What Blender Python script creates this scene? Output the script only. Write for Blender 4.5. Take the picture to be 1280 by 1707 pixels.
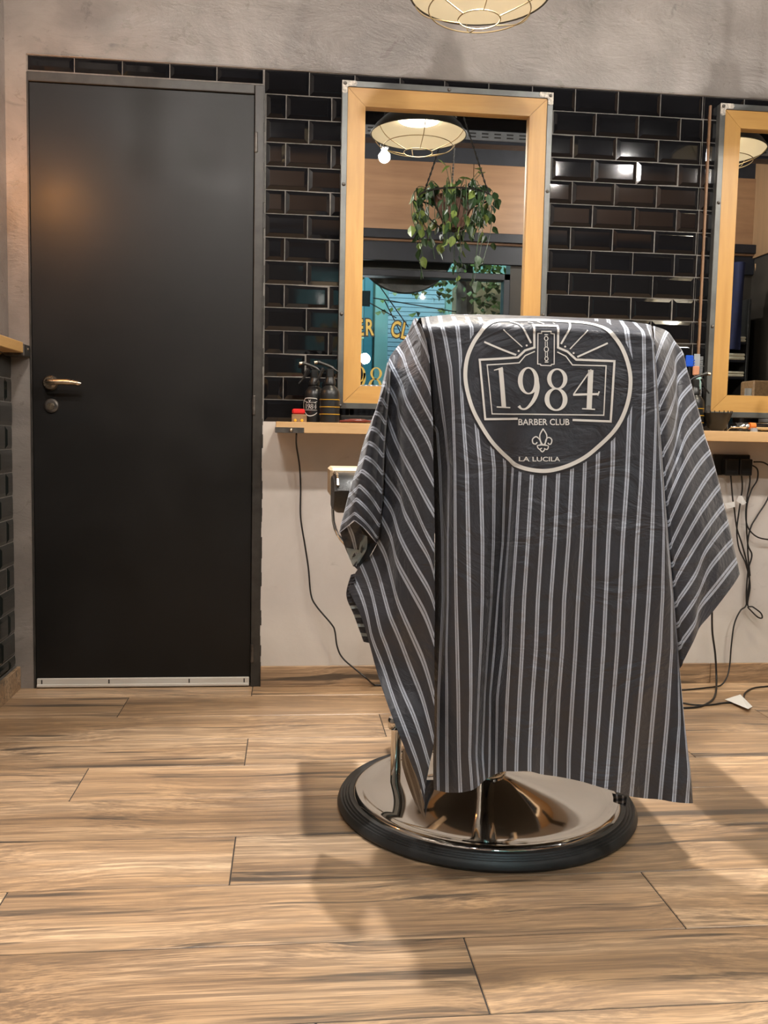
import bpy, math, random
import numpy as np
from mathutils import Vector, Matrix
from mathutils.bvhtree import BVHTree
for o in list(bpy.data.objects): bpy.data.objects.remove(o)
S = bpy.context.scene; COL = S.collection
random.seed(7)
# ------------------------------------------------------------------ camera
FPX, YAW, PITCH, ROLL, DIST, EYE = 1512.09, .1054, .0846, .0200, 3.1644, .8918
def _axes():
    cy, sy, cp, sp = math.cos(YAW), math.sin(YAW), math.cos(PITCH), math.sin(PITCH)
    f = Vector((sy*cp, cy*cp, -sp)); r = Vector((cy, -sy, 0)); u = r.cross(f)
    c, s = math.cos(ROLL), math.sin(ROLL)
    return r*c+u*s, u*c-r*s, f
R_, U_, F_ = _axes(); EYEP = Vector((0, -DIST, EYE))
cam = bpy.data.cameras.new('camera'); camo = bpy.data.objects.new('camera', cam); COL.objects.link(camo)
m = Matrix((R_, U_, -F_)).transposed().to_4x4(); m.translation = EYEP; camo.matrix_world = m
cam.sensor_fit = 'VERTICAL'; cam.sensor_height = 36; cam.sensor_width = 27; cam.lens = FPX/1707*36; cam.clip_start = .02
S.camera = camo
# ------------------------------------------------------------------ light and exposure
S.view_settings.view_transform = 'Standard'; S.view_settings.look = 'None'; S.view_settings.gamma = 1
S.view_settings.use_curve_mapping = False; S.view_settings.exposure = 0.22
W = bpy.data.worlds.new('night'); S.world = W; W.use_nodes = True
W.node_tree.nodes['Background'].inputs[0].default_value = (.02, .035, .06, 1); W.node_tree.nodes['Background'].inputs[1].default_value = 1
BULB_W = 950.0; DISC_W = 7.0; SPOT_W = 36.0; ADDED_SPOT_W = 360.0
BULB_C = (1, .93, .85); DISC_C = (1, .88, .66)
# ------------------------------------------------------------------ picture measurements -> places
def ray(x, y): return F_ + R_*((x-640)/FPX) - U_*((y-853.5)/FPX)
def atY(x, y, Y): d = ray(x, y); return EYEP + d*((Y-EYEP.y)/d.y)
def atZ(x, y, Z): d = ray(x, y); return EYEP + d*((Z-EYEP.z)/d.z)
def mir(x, y, Y): q = atY(x, y, -Y); q.y = Y; return q
# ------------------------------------------------------------------ materials
def mat(name, color=(.5,.5,.5), rough=.5, metal=0, spec=.5, emit=None, es=0, coat=0, trans=0):
    mt = bpy.data.materials.new(name); mt.use_nodes = True; b = mt.node_tree.nodes['Principled BSDF']
    b.inputs['Base Color'].default_value = (*color, 1); b.inputs['Roughness'].default_value = rough
    b.inputs['Metallic'].default_value = metal; b.inputs['Specular IOR Level'].default_value = spec
    b.inputs['Coat Weight'].default_value = coat; b.inputs['Transmission Weight'].default_value = trans
    if emit: b.inputs['Emission Color'].default_value = (*emit, 1); b.inputs['Emission Strength'].default_value = es
    return mt
class NT:
    def __init__(s, mt): s.t = mt.node_tree; s.b = s.t.nodes['Principled BSDF']
    def n(s, typ, **kw):
        nd = s.t.nodes.new(typ)
        for k, v in kw.items():
            if k.startswith('i_'): nd.inputs[k[2:].replace('_', ' ')].default_value = v
            else: setattr(nd, k, v)
        return nd
    def l(s, a, b): s.t.links.new(a, b)
    def math(s, op, a, b=None, c=None):
        nd = s.t.nodes.new('ShaderNodeMath'); nd.operation = op
        for i, x in enumerate((a, b, c)):
            if x is None: continue
            if isinstance(x, (int, float)): nd.inputs[i].default_value = x
            else: s.l(x, nd.inputs[i])
        return nd.outputs[0]
    def ramp(s, fac, stops):
        r = s.t.nodes.new('ShaderNodeValToRGB'); e = r.color_ramp.elements
        while len(e) < len(stops): e.new(.5)
        for i, (p, c) in enumerate(stops): e[i].position = p; e[i].color = (*c, 1)
        s.l(fac, r.inputs[0]); return r.outputs[0]
    def noise(s, scale, detail=4, rough=.5, vec=None, dist=0):
        nd = s.n('ShaderNodeTexNoise'); nd.inputs['Scale'].default_value = scale; nd.inputs['Detail'].default_value = detail
        nd.inputs['Roughness'].default_value = rough; nd.inputs['Distortion'].default_value = dist
        if vec is not None: s.l(vec, nd.inputs['Vector'])
        return nd.outputs[0]
    def pos(s, scale=(1,1,1), rnd=0):
        g = s.n('ShaderNodeNewGeometry').outputs['Position']
        if rnd:
            oi = s.n('ShaderNodeObjectInfo'); v = s.n('ShaderNodeVectorMath', operation='SCALE'); v.inputs[0].default_value = (13.1, 7.7, 5.3)
            s.l(oi.outputs['Random'], v.inputs['Scale'])
            a = s.n('ShaderNodeVectorMath', operation='ADD'); s.l(g, a.inputs[0]); s.l(v.outputs[0], a.inputs[1]); g = a.outputs[0]
        mp = s.n('ShaderNodeMapping'); mp.inputs['Scale'].default_value = scale; s.l(g, mp.inputs['Vector']); return mp.outputs[0]
    def bump(s, h, strength=.3, dist=.01):
        b = s.n('ShaderNodeBump'); b.inputs['Strength'].default_value = strength; b.inputs['Distance'].default_value = dist
        s.l(h, b.inputs['Height']); s.l(b.outputs[0], s.b.inputs['Normal'])
    def mix(s, fac, a, b, blend='MIX'):
        nd = s.n('ShaderNodeMix', data_type='RGBA', blend_type=blend)
        if isinstance(fac, (int, float)): nd.inputs[0].default_value = fac
        else: s.l(fac, nd.inputs[0])
        for i, x in ((6, a), (7, b)):
            if isinstance(x, tuple): nd.inputs[i].default_value = (*x, 1)
            else: s.l(x, nd.inputs[i])
        return nd.outputs[2]
def plaster(name, c0, c1, dark, rough=.42, bump=.35):
    mt = mat(name, c1, rough); t = NT(mt)
    n1 = t.noise(2.3, 6, .6, t.pos(), .6); n2 = t.noise(9, 8, .65, t.pos((1,1,1.4)), 1.2)
    c = t.ramp(n1, [(.3, c0), (.68, c1)])
    blot = t.ramp(n2, [(.60, (0,0,0)), (.74, (1,1,1))])
    blot2 = t.ramp(t.noise(1.6, 3, .5, t.pos((1.3,1,1))), [(.45, (0,0,0)), (.6, (1,1,1))])
    f = t.math('MULTIPLY', blot, blot2); f = t.math('MULTIPLY', f, .8)
    c = t.mix(f, c, dark); t.l(c, t.b.inputs['Base Color'])
    sc = t.noise(4, 9, .72, t.pos((1,1,2.0)), .5)
    t.bump(sc, bump, .006)
    t.l(t.math('MULTIPLY_ADD', n2, .25, rough-.12), t.b.inputs['Roughness'])
    return mt
def wood(name, c0, c1, dk, scale, rough=.45, axis='x', bump=.08):
    mt = mat(name, c0, rough); t = NT(mt)
    k = {'x': (.9, 9, 9), 'y': (9, .9, 9), 'z': (9, 9, .9)}[axis]
    v = t.pos(tuple(a*scale for a in k), 1)
    n1 = t.noise(1, 5, .55, v, .9); n2 = t.noise(4.5, 4, .6, v, .3); n3 = t.noise(.45, 3, .5, v, 1.5)
    c = t.ramp(n1, [(.28, c0), (.55, c1), (.75, c0)])
    c = t.mix(t.math('MULTIPLY', t.ramp(n2, [(.42, (0,0,0)), (.72, (1,1,1))]), .35), c, dk)
    c = t.mix(t.math('MULTIPLY', t.ramp(n3, [(.58, (0,0,0)), (.72, (1,1,1))]), .5), c, dk)
    oi = t.n('ShaderNodeObjectInfo'); hv = t.n('ShaderNodeHueSaturation'); t.l(t.math('MULTIPLY_ADD', oi.outputs['Random'], .22, .9), hv.inputs['Value']); t.l(c, hv.inputs['Color'])
    t.l(hv.outputs[0], t.b.inputs['Base Color']); t.bump(n2, bump, .003)
    return mt
def noisy(name, c, rough, metal=0, var=.3, scale=14, bump=.1, spec=.5, rv=.2):
    mt = mat(name, c, rough, metal, spec); t = NT(mt); n = t.noise(scale, 5, .6, t.pos())
    t.l(t.ramp(n, [(.3, tuple(x*(1-var) for x in c)), (.7, tuple(min(1, x*(1+var)) for x in c))]), t.b.inputs['Base Color'])
    t.l(t.math('MULTIPLY_ADD', n, rv, max(.02, rough-rv/2)), t.b.inputs['Roughness']); t.bump(n, bump, .002); return mt
M = {}
M['up'] = plaster('grey_polished_plaster', (.135,.118,.105), (.290,.256,.230), (.075,.064,.060), .30, .8)
M['low'] = plaster('white_plaster', (.56,.52,.475), (.68,.64,.60), (.38,.35,.32), .55, .25)
M['grout'] = noisy('grey_grout', (.17,.158,.145), .75, scale=40, bump=.3)
M['tile'] = noisy('glossy_black_tile', (.006,.006,.007), .05, var=.2, scale=6, bump=.02, rv=.05)
M['tile_l'] = noisy('glossy_dark_green_tile', (.010,.013,.012), .12, var=.2, scale=6, bump=.02, rv=.05)
M['door'] = noisy('black_painted_steel', (.0055,.0053,.0052), .46, var=.3, scale=4, bump=.12, rv=.26, spec=.36)
M['frame'] = noisy('worn_dark_steel', (.040,.037,.033), .45, .2, .35, 20, .2)
M['angle'] = noisy('grey_steel_angle', (.14,.145,.14), .42, .55, .2, 12, .1)
M['bracket'] = noisy('peeling_white_steel', (.5,.46,.40), .55, .2, .6, 90, .5)
M['dsteel'] = noisy('dark_steel_plate', (.12,.11,.10), .42, .7, .4, 40, .2)
M['pine'] = wood('golden_pine', (.47,.255,.070), (.53,.305,.095), (.33,.155,.035), 1.0, .42, 'z')
M['pinex'] = wood('golden_pine_across', (.47,.255,.070), (.53,.305,.095), (.33,.155,.035), 1.0, .42, 'x')
M['shelfw'] = wood('pale_pine_shelf', (.58,.36,.165), (.66,.43,.22), (.40,.23,.09), 1.1, .42, 'x')
M['ledge'] = wood('ledge_pine', (.60,.36,.13), (.68,.42,.17), (.42,.22,.07), 1.0, .45, 'y')
def plankmat(name, k, rough):
    mt = mat(name, (.4,.3,.2), rough); t = NT(mt)
    v = t.pos((1, 1, 1), 1)
    def mp(sc):
        q = t.n('ShaderNodeMapping'); q.inputs['Scale'].default_value = sc; t.l(v, q.inputs['Vector']); return q.outputs[0]
    warp = t.noise(1, 2, .45, mp((1.1, 2.4, 2.4)), .2)
    wv = t.n('ShaderNodeVectorMath', operation='MULTIPLY_ADD'); cmb = t.n('ShaderNodeCombineXYZ'); t.l(warp, cmb.inputs[1]); t.l(warp, cmb.inputs[2])
    t.l(cmb.outputs[0], wv.inputs[0]); wv.inputs[1].default_value = (0, .17, .17); t.l(v, wv.inputs[2]); V2 = wv.outputs[0]
    def mp2(sc):
        q = t.n('ShaderNodeMapping'); q.inputs['Scale'].default_value = sc; t.l(V2, q.inputs['Vector']); return q.outputs[0]
    broad = t.noise(1, 4, .55, mp2((.8, 9, 9))); grain = t.noise(1, 6, .68, mp2((1.8, 75, 75))); fine = t.noise(1, 3, .6, mp2((7, 300, 300))); streak = t.noise(1, 5, .62, mp2((.9, 26, 26)))
    c = t.ramp(broad, [(.30, tuple(x*k for x in (.37,.23,.125))), (.48, tuple(x*k for x in (.60,.385,.215))), (.66, tuple(x*k for x in (.82,.575,.36)))])
    c = t.mix(t.ramp(grain, [(.42, (.62,)*3), (.58, (0,)*3)]), c, tuple(x*k for x in (.20,.13,.085)))
    c = t.mix(t.ramp(fine, [(.38, (.55,)*3), (.56, (0,)*3)]), c, tuple(x*k for x in (.22,.15,.10)))
    c = t.mix(t.ramp(streak, [(.57, (0,)*3), (.66, (.88,)*3)]), c, tuple(x*k for x in (.090,.072,.058)))
    oi = t.n('ShaderNodeObjectInfo'); hv = t.n('ShaderNodeHueSaturation'); t.l(t.math('MULTIPLY_ADD', oi.outputs['Random'], .26, .86), hv.inputs['Value']); t.l(c, hv.inputs['Color'])
    t.l(hv.outputs[0], t.b.inputs['Base Color']); t.bump(grain, .06, .003); return mt
M['plank'] = plankmat('wood_look_floor_tile', .90, .30)
M['base'] = plankmat('wood_look_baseboard', .8, .4)
M['panel'] = wood('brown_plywood_panel', (.20,.105,.055), (.26,.145,.075), (.13,.065,.03), .6, .5, 'x')
M['panelz'] = wood('brown_plywood_upright', (.20,.12,.065), (.26,.16,.085), (.13,.07,.035), .6, .5, 'z')
M['joint'] = mat('dark_joint', (.035,.028,.022), .8)
M['chrome'] = noisy('polished_chrome', (.72,.70,.66), .06, 1, .03, 8, .02, rv=.05)
M['chromeb'] = noisy('brushed_nickel', (.62,.52,.40), .28, 1, .1, 30, .05)
M['rubber'] = noisy('ribbed_black_rubber', (.022,.022,.022), .42, 0, .2, 40, .1)
M['leather'] = noisy('black_leatherette', (.018,.018,.017), .38, 0, .3, 160, .3)
M['cream'] = noisy('tan_vinyl', (.55,.42,.27), .5, 0, .1, 20, .1)
M['cord'] = mat('black_rubber_cord', (.012,.012,.012), .45)
M['plastic'] = noisy('black_plastic', (.014,.014,.014), .35, 0, .2, 60, .1)
M['white'] = mat('white_paper', (.75,.75,.73), .6)
M['alu'] = mat('white_aluminium', (.62,.60,.56), .4, .15)
M['mirror'] = mat('mirror_silver', (.86,.88,.86), .004, 1)
M['red'] = mat('red_plastic', (.65,.02,.02), .4)
M['amber'] = noisy('tan_cardboard', (.26,.16,.08), .5, 0, .3, 50)
M['yellow'] = mat('yellow_band', (.75,.42,.03), .4)
M['maroon'] = mat('dark_red_handle', (.15,.02,.012), .2)
M['blue'] = mat('blue_plastic', (.01,.08,.55), .35)
M['greyp'] = mat('grey_plastic', (.32,.34,.37), .4)
M['orange'] = mat('orange_plastic', (.75,.2,.03), .4)
M['copper'] = mat('salmon_plastic', (.55,.25,.14), .45)
M['teal'] = mat('pale_teal_plastic', (.35,.55,.52), .4)
M['gold'] = mat('gold_lettering', (.62,.42,.08), .45)
M['blackp'] = mat('black_lettering', (.01,.01,.01), .5)
M['ink'] = mat('white_print', (.80,.79,.76), .5)
M['enamel'] = mat('white_enamel', (.80,.76,.66), .35)
M['shade'] = mat('dark_green_grey_enamel', (.05,.05,.045), .35)
M['wire'] = mat('brass_wire', (.42,.33,.20), .4, .6)
M['disc'] = mat('lamp_glass', (1,1,1), .5, emit=DISC_C, es=DISC_W)
M['bulb'] = mat('lit_bulb', (1,1,1), .5, emit=BULB_C, es=BULB_W)
M['warm'] = mat('warm_filament_bulb', (1,1,1), .5, emit=(1,.42,.12), es=130)
M['black'] = noisy('black_ceiling_paint', (.012,.013,.018), .6)
M['beam'] = noisy('dark_blue_steel_beam', (.008,.009,.014), .45, .1)
M['galv'] = noisy('galvanised_steel', (.16,.165,.175), .5, .6, .15)
M['wallside'] = plaster('grey_side_plaster', (.30,.26,.22), (.38,.34,.30), (.15,.13,.11), .5, .3)
M['slate'] = noisy('dark_brown_wall', (.03,.024,.018), .6, 0, .3, 4)
M['navy'] = noisy('navy_cloth', (.006,.010,.045), .8)
M['towel'] = noisy('cream_towel', (.50,.47,.36), .9, 0, .1, 80, .5)
M['leaf'] = noisy('green_leaf', (.020,.042,.014), .35, 0, .5, 9); M['leaf2'] = noisy('yellow_green_leaf', (.11,.15,.035), .35, 0, .3, 9)
M['terra'] = noisy('brown_pot', (.075,.032,.018), .6); M['chain'] = mat('dark_chain', (.02,.018,.015), .4, .6)
M['facade'] = noisy('pale_teal_render', (.22,.42,.40), .7, 0, .15, 1.5); M['shutter'] = mat('pale_blue_shutter', (.32,.50,.60), .6)
M['tealf'] = mat('teal_frame', (.04,.20,.25), .5); M['bark'] = noisy('bark', (.07,.045,.03), .8, 0, .5, 12)
M['street'] = noisy('asphalt', (.05,.05,.05), .8); M['rockw'] = noisy('ochre_stone_wall', (.26,.18,.10), .8, 0, .6, 3)
M['bottlew'] = mat('white_plastic', (.7,.7,.7), .35)
g = mat('window_glass', (1,1,1), 0); t = NT(g); tr = t.n('ShaderNodeBsdfTransparent'); gl = t.n('ShaderNodeBsdfGlossy'); gl.inputs['Roughness'].default_value = .02
fr = t.n('ShaderNodeFresnel'); fr.inputs[0].default_value = 1.45; mx = t.n('ShaderNodeMixShader'); t.l(fr.outputs[0], mx.inputs[0]); t.l(tr.outputs[0], mx.inputs[1]); t.l(gl.outputs[0], mx.inputs[2])
t.l(mx.outputs[0], t.t.nodes['Material Output'].inputs[0]); M['glass'] = g
# striped satin cape: printed double pin stripes run along the cloth coordinate, none inside the round print
def cape_mat(name, base, line, rough):
    mt = mat(name, base, rough, spec=.5); t = NT(mt)
    uv = t.n('ShaderNodeUVMap'); uv.uv_map = 'UVMap'; sx = t.n('ShaderNodeSeparateXYZ'); t.l(uv.outputs[0], sx.inputs[0])
    d = t.math('ABSOLUTE', t.math('SUBTRACT', t.math('FRACT', t.math('ADD', sx.outputs[0], 100.5)), .5))
    a = t.math('LESS_THAN', d, .145); b = t.math('GREATER_THAN', d, .022)
    at = t.n('ShaderNodeAttribute'); at.attribute_name = 'band'; k = t.math('GREATER_THAN', at.outputs['Fac'], 0)
    msk = t.math('MULTIPLY', t.math('MULTIPLY', a, b), k)
    wear = t.noise(900, 2, .5, t.pos()); msk = t.math('MULTIPLY', msk, t.ramp(wear, [(.25, (.7,.7,.7)), (.5, (1,1,1))]))
    n = t.noise(30, 5, .6, t.pos()); c0 = t.mix(n, tuple(x*.85 for x in base), tuple(x*1.15 for x in base))
    t.l(t.mix(msk, c0, line), t.b.inputs['Base Color'])
    f1 = t.noise(5.5, 5, .55, t.pos((1, 1, 1.6)), 1.6); f2 = t.noise(34, 4, .6, t.pos((1, 1, 1)), .8); rd = t.math('ABSOLUTE', t.math('SUBTRACT', f1, .5))
    h = t.math('ADD', t.math('MULTIPLY', rd, 1.0), t.math('MULTIPLY', f2, .10)); t.bump(h, .6, .017)
    t.b.inputs['Sheen Weight'].default_value = .25; t.b.inputs['Sheen Roughness'].default_value = .4
    return mt
M['cape'] = cape_mat('striped_satin', (.046,.049,.061), (.50,.55,.65), .40)
M['lining'] = cape_mat('satin_reverse_floor_lit', (.16,.13,.10), (.36,.33,.28), .6)  # tan tint is floor light on the cloth, put into its colour
M['pale'] = mat('pale_blue_lining', (.42,.50,.53), .55)
# ------------------------------------------------------------------ geometry helpers
ORG = {}
def tag(o, label=None, cat=None, group=None, kind=None):
    if label: o['label'] = label
    if cat: o['category'] = cat
    if group: o['group'] = group
    if kind: o['kind'] = kind
    return o
def thing(name, label, cat, loc=(0,0,0), group=None):
    o = bpy.data.objects.new(name, None); COL.objects.link(o); o.location = loc; o.empty_display_size = .05; ORG[o.name] = Vector(loc)
    return tag(o, label, cat, group)
class MB:
    def __init__(s): s.v = []; s.f = []; s.mi = []; s.k = 0
    def add(s, vs, fs, k=None):
        b = len(s.v); s.v += [tuple(x) for x in vs]; s.f += [tuple(i+b for i in f) for f in fs]; s.mi += [s.k if k is None else k]*len(fs); return s
    def box(s, x0, x1, y0, y1, z0, z1, k=None):
        return s.add([(x, y, z) for x in (x0, x1) for y in (y0, y1) for z in (z0, z1)],
              [(0,1,3,2), (4,6,7,5), (0,4,5,1), (2,3,7,6), (0,2,6,4), (1,5,7,3)], k)
    def bbox(s, x0, x1, y0, y1, z0, z1, b=.003, k=None):   # bevelled box
        vs = []; 
        for ix, x in ((0, x0), (1, x1)):
            for iy, y in ((0, y0), (1, y1)):
                for iz, z in ((0, z0), (1, z1)):
                    sx, sy, sz = (1-2*ix)*b, (1-2*iy)*b, (1-2*iz)*b
                    vs += [(x, y+sy, z+sz), (x+sx, y, z+sz), (x+sx, y+sy, z)]
        def I(ix, iy, iz, a): return (ix*4+iy*2+iz)*3+a
        fs = []
        fs += [(I(0,0,0,0), I(0,0,1,0), I(0,1,1,0), I(0,1,0,0)), (I(1,0,0,0), I(1,1,0,0), I(1,1,1,0), I(1,0,1,0))]
        fs += [(I(0,0,0,1), I(1,0,0,1), I(1,0,1,1), I(0,0,1,1)), (I(0,1,0,1), I(0,1,1,1), I(1,1,1,1), I(1,1,0,1))]
        fs += [(I(0,0,0,2), I(0,1,0,2), I(1,1,0,2), I(1,0,0,2)), (I(0,0,1,2), I(1,0,1,2), I(1,1,1,2), I(0,1,1,2))]
        for iy in (0,1):
            for iz in (0,1): fs.append((I(0,iy,iz,1), I(1,iy,iz,1), I(1,iy,iz,2), I(0,iy,iz,2)))
        for ix in (0,1):
            for iz in (0,1): fs.append((I(ix,0,iz,0), I(ix,1,iz,0), I(ix,1,iz,2), I(ix,0,iz,2)))
        for ix in (0,1):
            for iy in (0,1): fs.append((I(ix,iy,0,0), I(ix,iy,1,0), I(ix,iy,1,1), I(ix,iy,0,1)))
        for ix in (0,1):
            for iy in (0,1):
                for iz in (0,1): fs.append((I(ix,iy,iz,0), I(ix,iy,iz,1), I(ix,iy,iz,2)))
        return s.add(vs, fs, k)
    def tube(s, pts, r, n=8, cap=True, k=None):
        P = [Vector(p) for p in pts]; rr = r if isinstance(r, (list, tuple)) else [r]*len(P); vs = []; fs = []; up = None
        for i, p in enumerate(P):
            d = (P[min(i+1, len(P)-1)]-P[max(i-1, 0)]).normalized()
            if up is None: up = Vector((0,0,1)) if abs(d.z) < .9 else Vector((1,0,0))
            a = d.cross(up).normalized(); up = a.cross(d).normalized()
            for j in range(n):
                t = 2*math.pi*j/n; vs.append(p+(a*math.cos(t)+up*math.sin(t))*rr[i])
        for i in range(len(P)-1):
            for j in range(n): fs.append((i*n+j, i*n+(j+1) % n, (i+1)*n+(j+1) % n, (i+1)*n+j))
        if cap: fs += [tuple(range(n))[::-1], tuple((len(P)-1)*n+j for j in range(n))]
        return s.add(vs, fs, k)
    def ring(s, c, R, r, n=40, m=6, k=None):
        vs = []; fs = []
        for i in range(n):
            a = 2*math.pi*i/n
            for j in range(m):
                b = 2*math.pi*j/m; vs.append((c[0]+(R+r*math.cos(b))*math.cos(a), c[1]+(R+r*math.cos(b))*math.sin(a), c[2]+r*math.sin(b)))
        for i in range(n):
            for j in range(m): fs.append((i*m+j, ((i+1) % n)*m+j, ((i+1) % n)*m+(j+1) % m, i*m+(j+1) % m))
        return s.add(vs, fs, k)
    def lathe(s, prof, c=(0,0,0), n=48, k=None, axis='z'):
        vs = []; fs = []; L = len(prof)
        for i in range(n):
            a = 2*math.pi*i/n
            for r, z in prof:
                q = (r*math.cos(a), r*math.sin(a), z)
                if axis == 'y': q = (q[0], q[2], q[1])
                if axis == 'x': q = (q[2], q[0], q[1])
                vs.append((c[0]+q[0], c[1]+q[1], c[2]+q[2]))
        for i in range(n):
            for j in range(L-1):
                fs.append((i*L+j, ((i+1) % n)*L+j, ((i+1) % n)*L+j+1, i*L+j+1))
        return s.add(vs, fs, k)
    def build(s, name, mats, parent=None, loc=None, smooth=False, weld=False):
        me = bpy.data.meshes.new(name)
        o0 = ORG[parent.name] if parent else (Vector(loc) if loc else Vector((0,0,0)))
        me.from_pydata([(x-o0.x, y-o0.y, z-o0.z) for x, y, z in s.v], [], s.f)
        if not isinstance(mats, (list, tuple)): mats = [mats]
        for q in mats: me.materials.append(M[q] if isinstance(q, str) else q)
        me.polygons.foreach_set('material_index', s.mi)
        if smooth: me.polygons.foreach_set('use_smooth', [True]*len(me.polygons))
        me.update()
        if smooth and smooth != 'all':
            try: me.set_sharp_from_angle(angle=math.radians(40))
            except Exception: pass
        o = bpy.data.objects.new(name, me); COL.objects.link(o)
        if parent: o.parent = parent
        elif loc: o.location = loc
        ORG[o.name] = o0.copy()
        return o
def copy_part(src, parent, loc):
    o = src.copy(); COL.objects.link(o); o.parent = parent; o.location = loc; return o
def copy_tree(o, parent=None):
    c = o.copy(); COL.objects.link(c); c.parent = parent
    for ch in list(o.children): copy_tree(ch, c)
    return c
def smooth_pts(P, n=6):
    P = [Vector(p) for p in P]; out = []
    for i in range(len(P)-1):
        a, b, c, d = P[max(i-1, 0)], P[i], P[i+1], P[min(i+2, len(P)-1)]
        for j in range(n):
            t = j/n; out.append(.5*((2*b)+(c-a)*t+(2*a-5*b+4*c-d)*t*t+(3*b-a-3*c+d)*t**3))
    out.append(P[-1]); return out
# ================================================================== SETTING
TP, TZ, Z0, X0 = .153, .078, 2.0984, .0542
DL, DR, DT = -.863, -.095, 2.046      # door opening
XL, XR, YF, ZC = -.918, 3.72, -4.0, 3.35
# floor: slab and planks
fl = MB().box(XL-.1, XR+.1, YF-.1, .15, -.06, -.0016).build('floor', 'joint'); tag(fl, kind='structure')
PW = .2171; PL = 1.2655; starts = [-.524, .297, -.11, -.517, .47, -.108, -.53, .32, .05, -.45, .2, -.1, -.5, .3, .6, 0, -.4, .2, .5]
protos = {}
def plank(x0, x1, y0, y1):
    key = (round(x1-x0, 3), round(y1-y0, 3)); g = .0013
    if key not in protos:
        w, h = x1-x0, y1-y0
        o = MB().bbox(g, w-g, g, h-g, -.02, 0, .0012).build('plank', 'plank', fl); o.location = (x0, y0, 0); protos[key] = o
    else: copy_part(protos[key], fl, (x0, y0, 0))
rows = [(.15-.013, -.1167)]; y = -.1167
while y > YF: rows.append((y, max(YF, y-PW))); y -= PW
for i, (ya, yb) in enumerate(rows):
    s0 = -.118 if i == 0 else starts[(i-1) % len(starts)]
    x = s0-PL*3
    while x < XR:
        a, b = max(x, XL), min(x+PL, XR)
        if b-a > .01: plank(a, b, yb, ya)
        x += PL
# back wall
wb = MB()
wb.box(DR, XR, .0012, .16, .93, Z0, 1); wb.box(DL, DR, .0012, .16, DT, Z0, 1)
wb.box(XL-.1, XR, 0, .16, Z0, ZC, 0); wb.box(DR, XR, 0, .16, -.02, .93, 2); wb.box(XL-.1, DL, 0, .16, -.02, Z0, 0)
wback = wb.build('wall_back', ['up', 'grout', 'low']); tag(wback, kind='structure')
tcache = {}
def tile_mesh(w, h, matn):
    key = (round(w, 4), round(h, 4), matn)
    if key in tcache: return tcache[key]
    b = min(.012, w*.3, h*.3); e = .0005; d = -.0045
    def loop(i, y): return [(i, y, i), (w-i, y, i), (w-i, y, h-i), (i, y, h-i)]
    vs = loop(0, .006)+loop(0, e)+loop(b, d)+loop(b+.0012, d-.0003); fs = []
    for r in range(3):
        for j in range(4): fs.append((r*4+j, r*4+(j+1) % 4, (r+1)*4+(j+1) % 4, (r+1)*4+j))
    fs.append((12, 13, 14, 15))
    me = bpy.data.meshes.new('tile'); me.from_pydata(vs, [], fs); me.materials.append(M[matn]); me.update(); tcache[key] = me; return me
def tile(parent, w, h, loc, matn='tile', rot=0):
    o = bpy.data.objects.new('tile', tile_mesh(w, h, matn)); COL.objects.link(o); o.parent = parent; o.location = loc
    o.rotation_euler = (random.gauss(0, .006), random.gauss(0, .0008), rot+random.gauss(0, .005)); return o
M1 = (.158, .886); G = .003
def hid(xa, xb, za, zb):     # wholly behind a mirror
    return any(xa > a+.005 and xb < b-.005 and za > .985 and zb < 2.065 for a, b in (M1, (1.495, 2.223)))
for k in range(15):
    zt, zb_ = Z0-k*TZ, max(.93, Z0-(k+1)*TZ)
    off = X0 if k % 2 == 0 else X0+.0765
    n = -8
    while off+n*TP < 2.35:
        a, b = off+n*TP, off+(n+1)*TP; n += 1
        za = zb_+G/2; zb2 = zt-G/2
        if b <= DR+.01:
            if k == 0 and b > DL+.02: za = DT+.006; a = max(a, DL+.004)
            else: continue
        elif a < DR:
            if k == 0: tile(wback, b-DR-G, zb2-za, (DR+G/2, 0, za)); b = DR+.0; za = DT+.006
            else: a = DR+.006
            if b-a < .01: continue
        if hid(a, b, za, zb2): continue
        # the tiling breaks at the joint beside the second mirror
        if a < 1.437 < b and b-1.437 > .012:
            tile(wback, 1.437-a-G, zb2-za, (a+G/2, 0, za)); tile(wback, b-1.437-G, zb2-za, (1.437+G/2, 0, za)); continue
        tile(wback, b-a-G, zb2-za, (a+G/2, 0, za))
# plaster lip along the top of the tiles, baseboards
lip = MB().bbox(DL, XR, -.005, .002, Z0, Z0+.006, .002).build('trim_1', 'up'); tag(lip, kind='structure')
bb = MB(); bb.bbox(DR+.004, 1.56, -.011, 0, 0, .0735, .0015); bb.bbox(1.562, XR, -.011, 0, 0, .0735, .0015)
tag(bb.build('baseboard_back', 'base'), kind='structure')
tag(MB().bbox(XL, XL+.012, YF, -.002, 0, .078, .0015).build('baseboard_left', 'base'), kind='structure')
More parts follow.
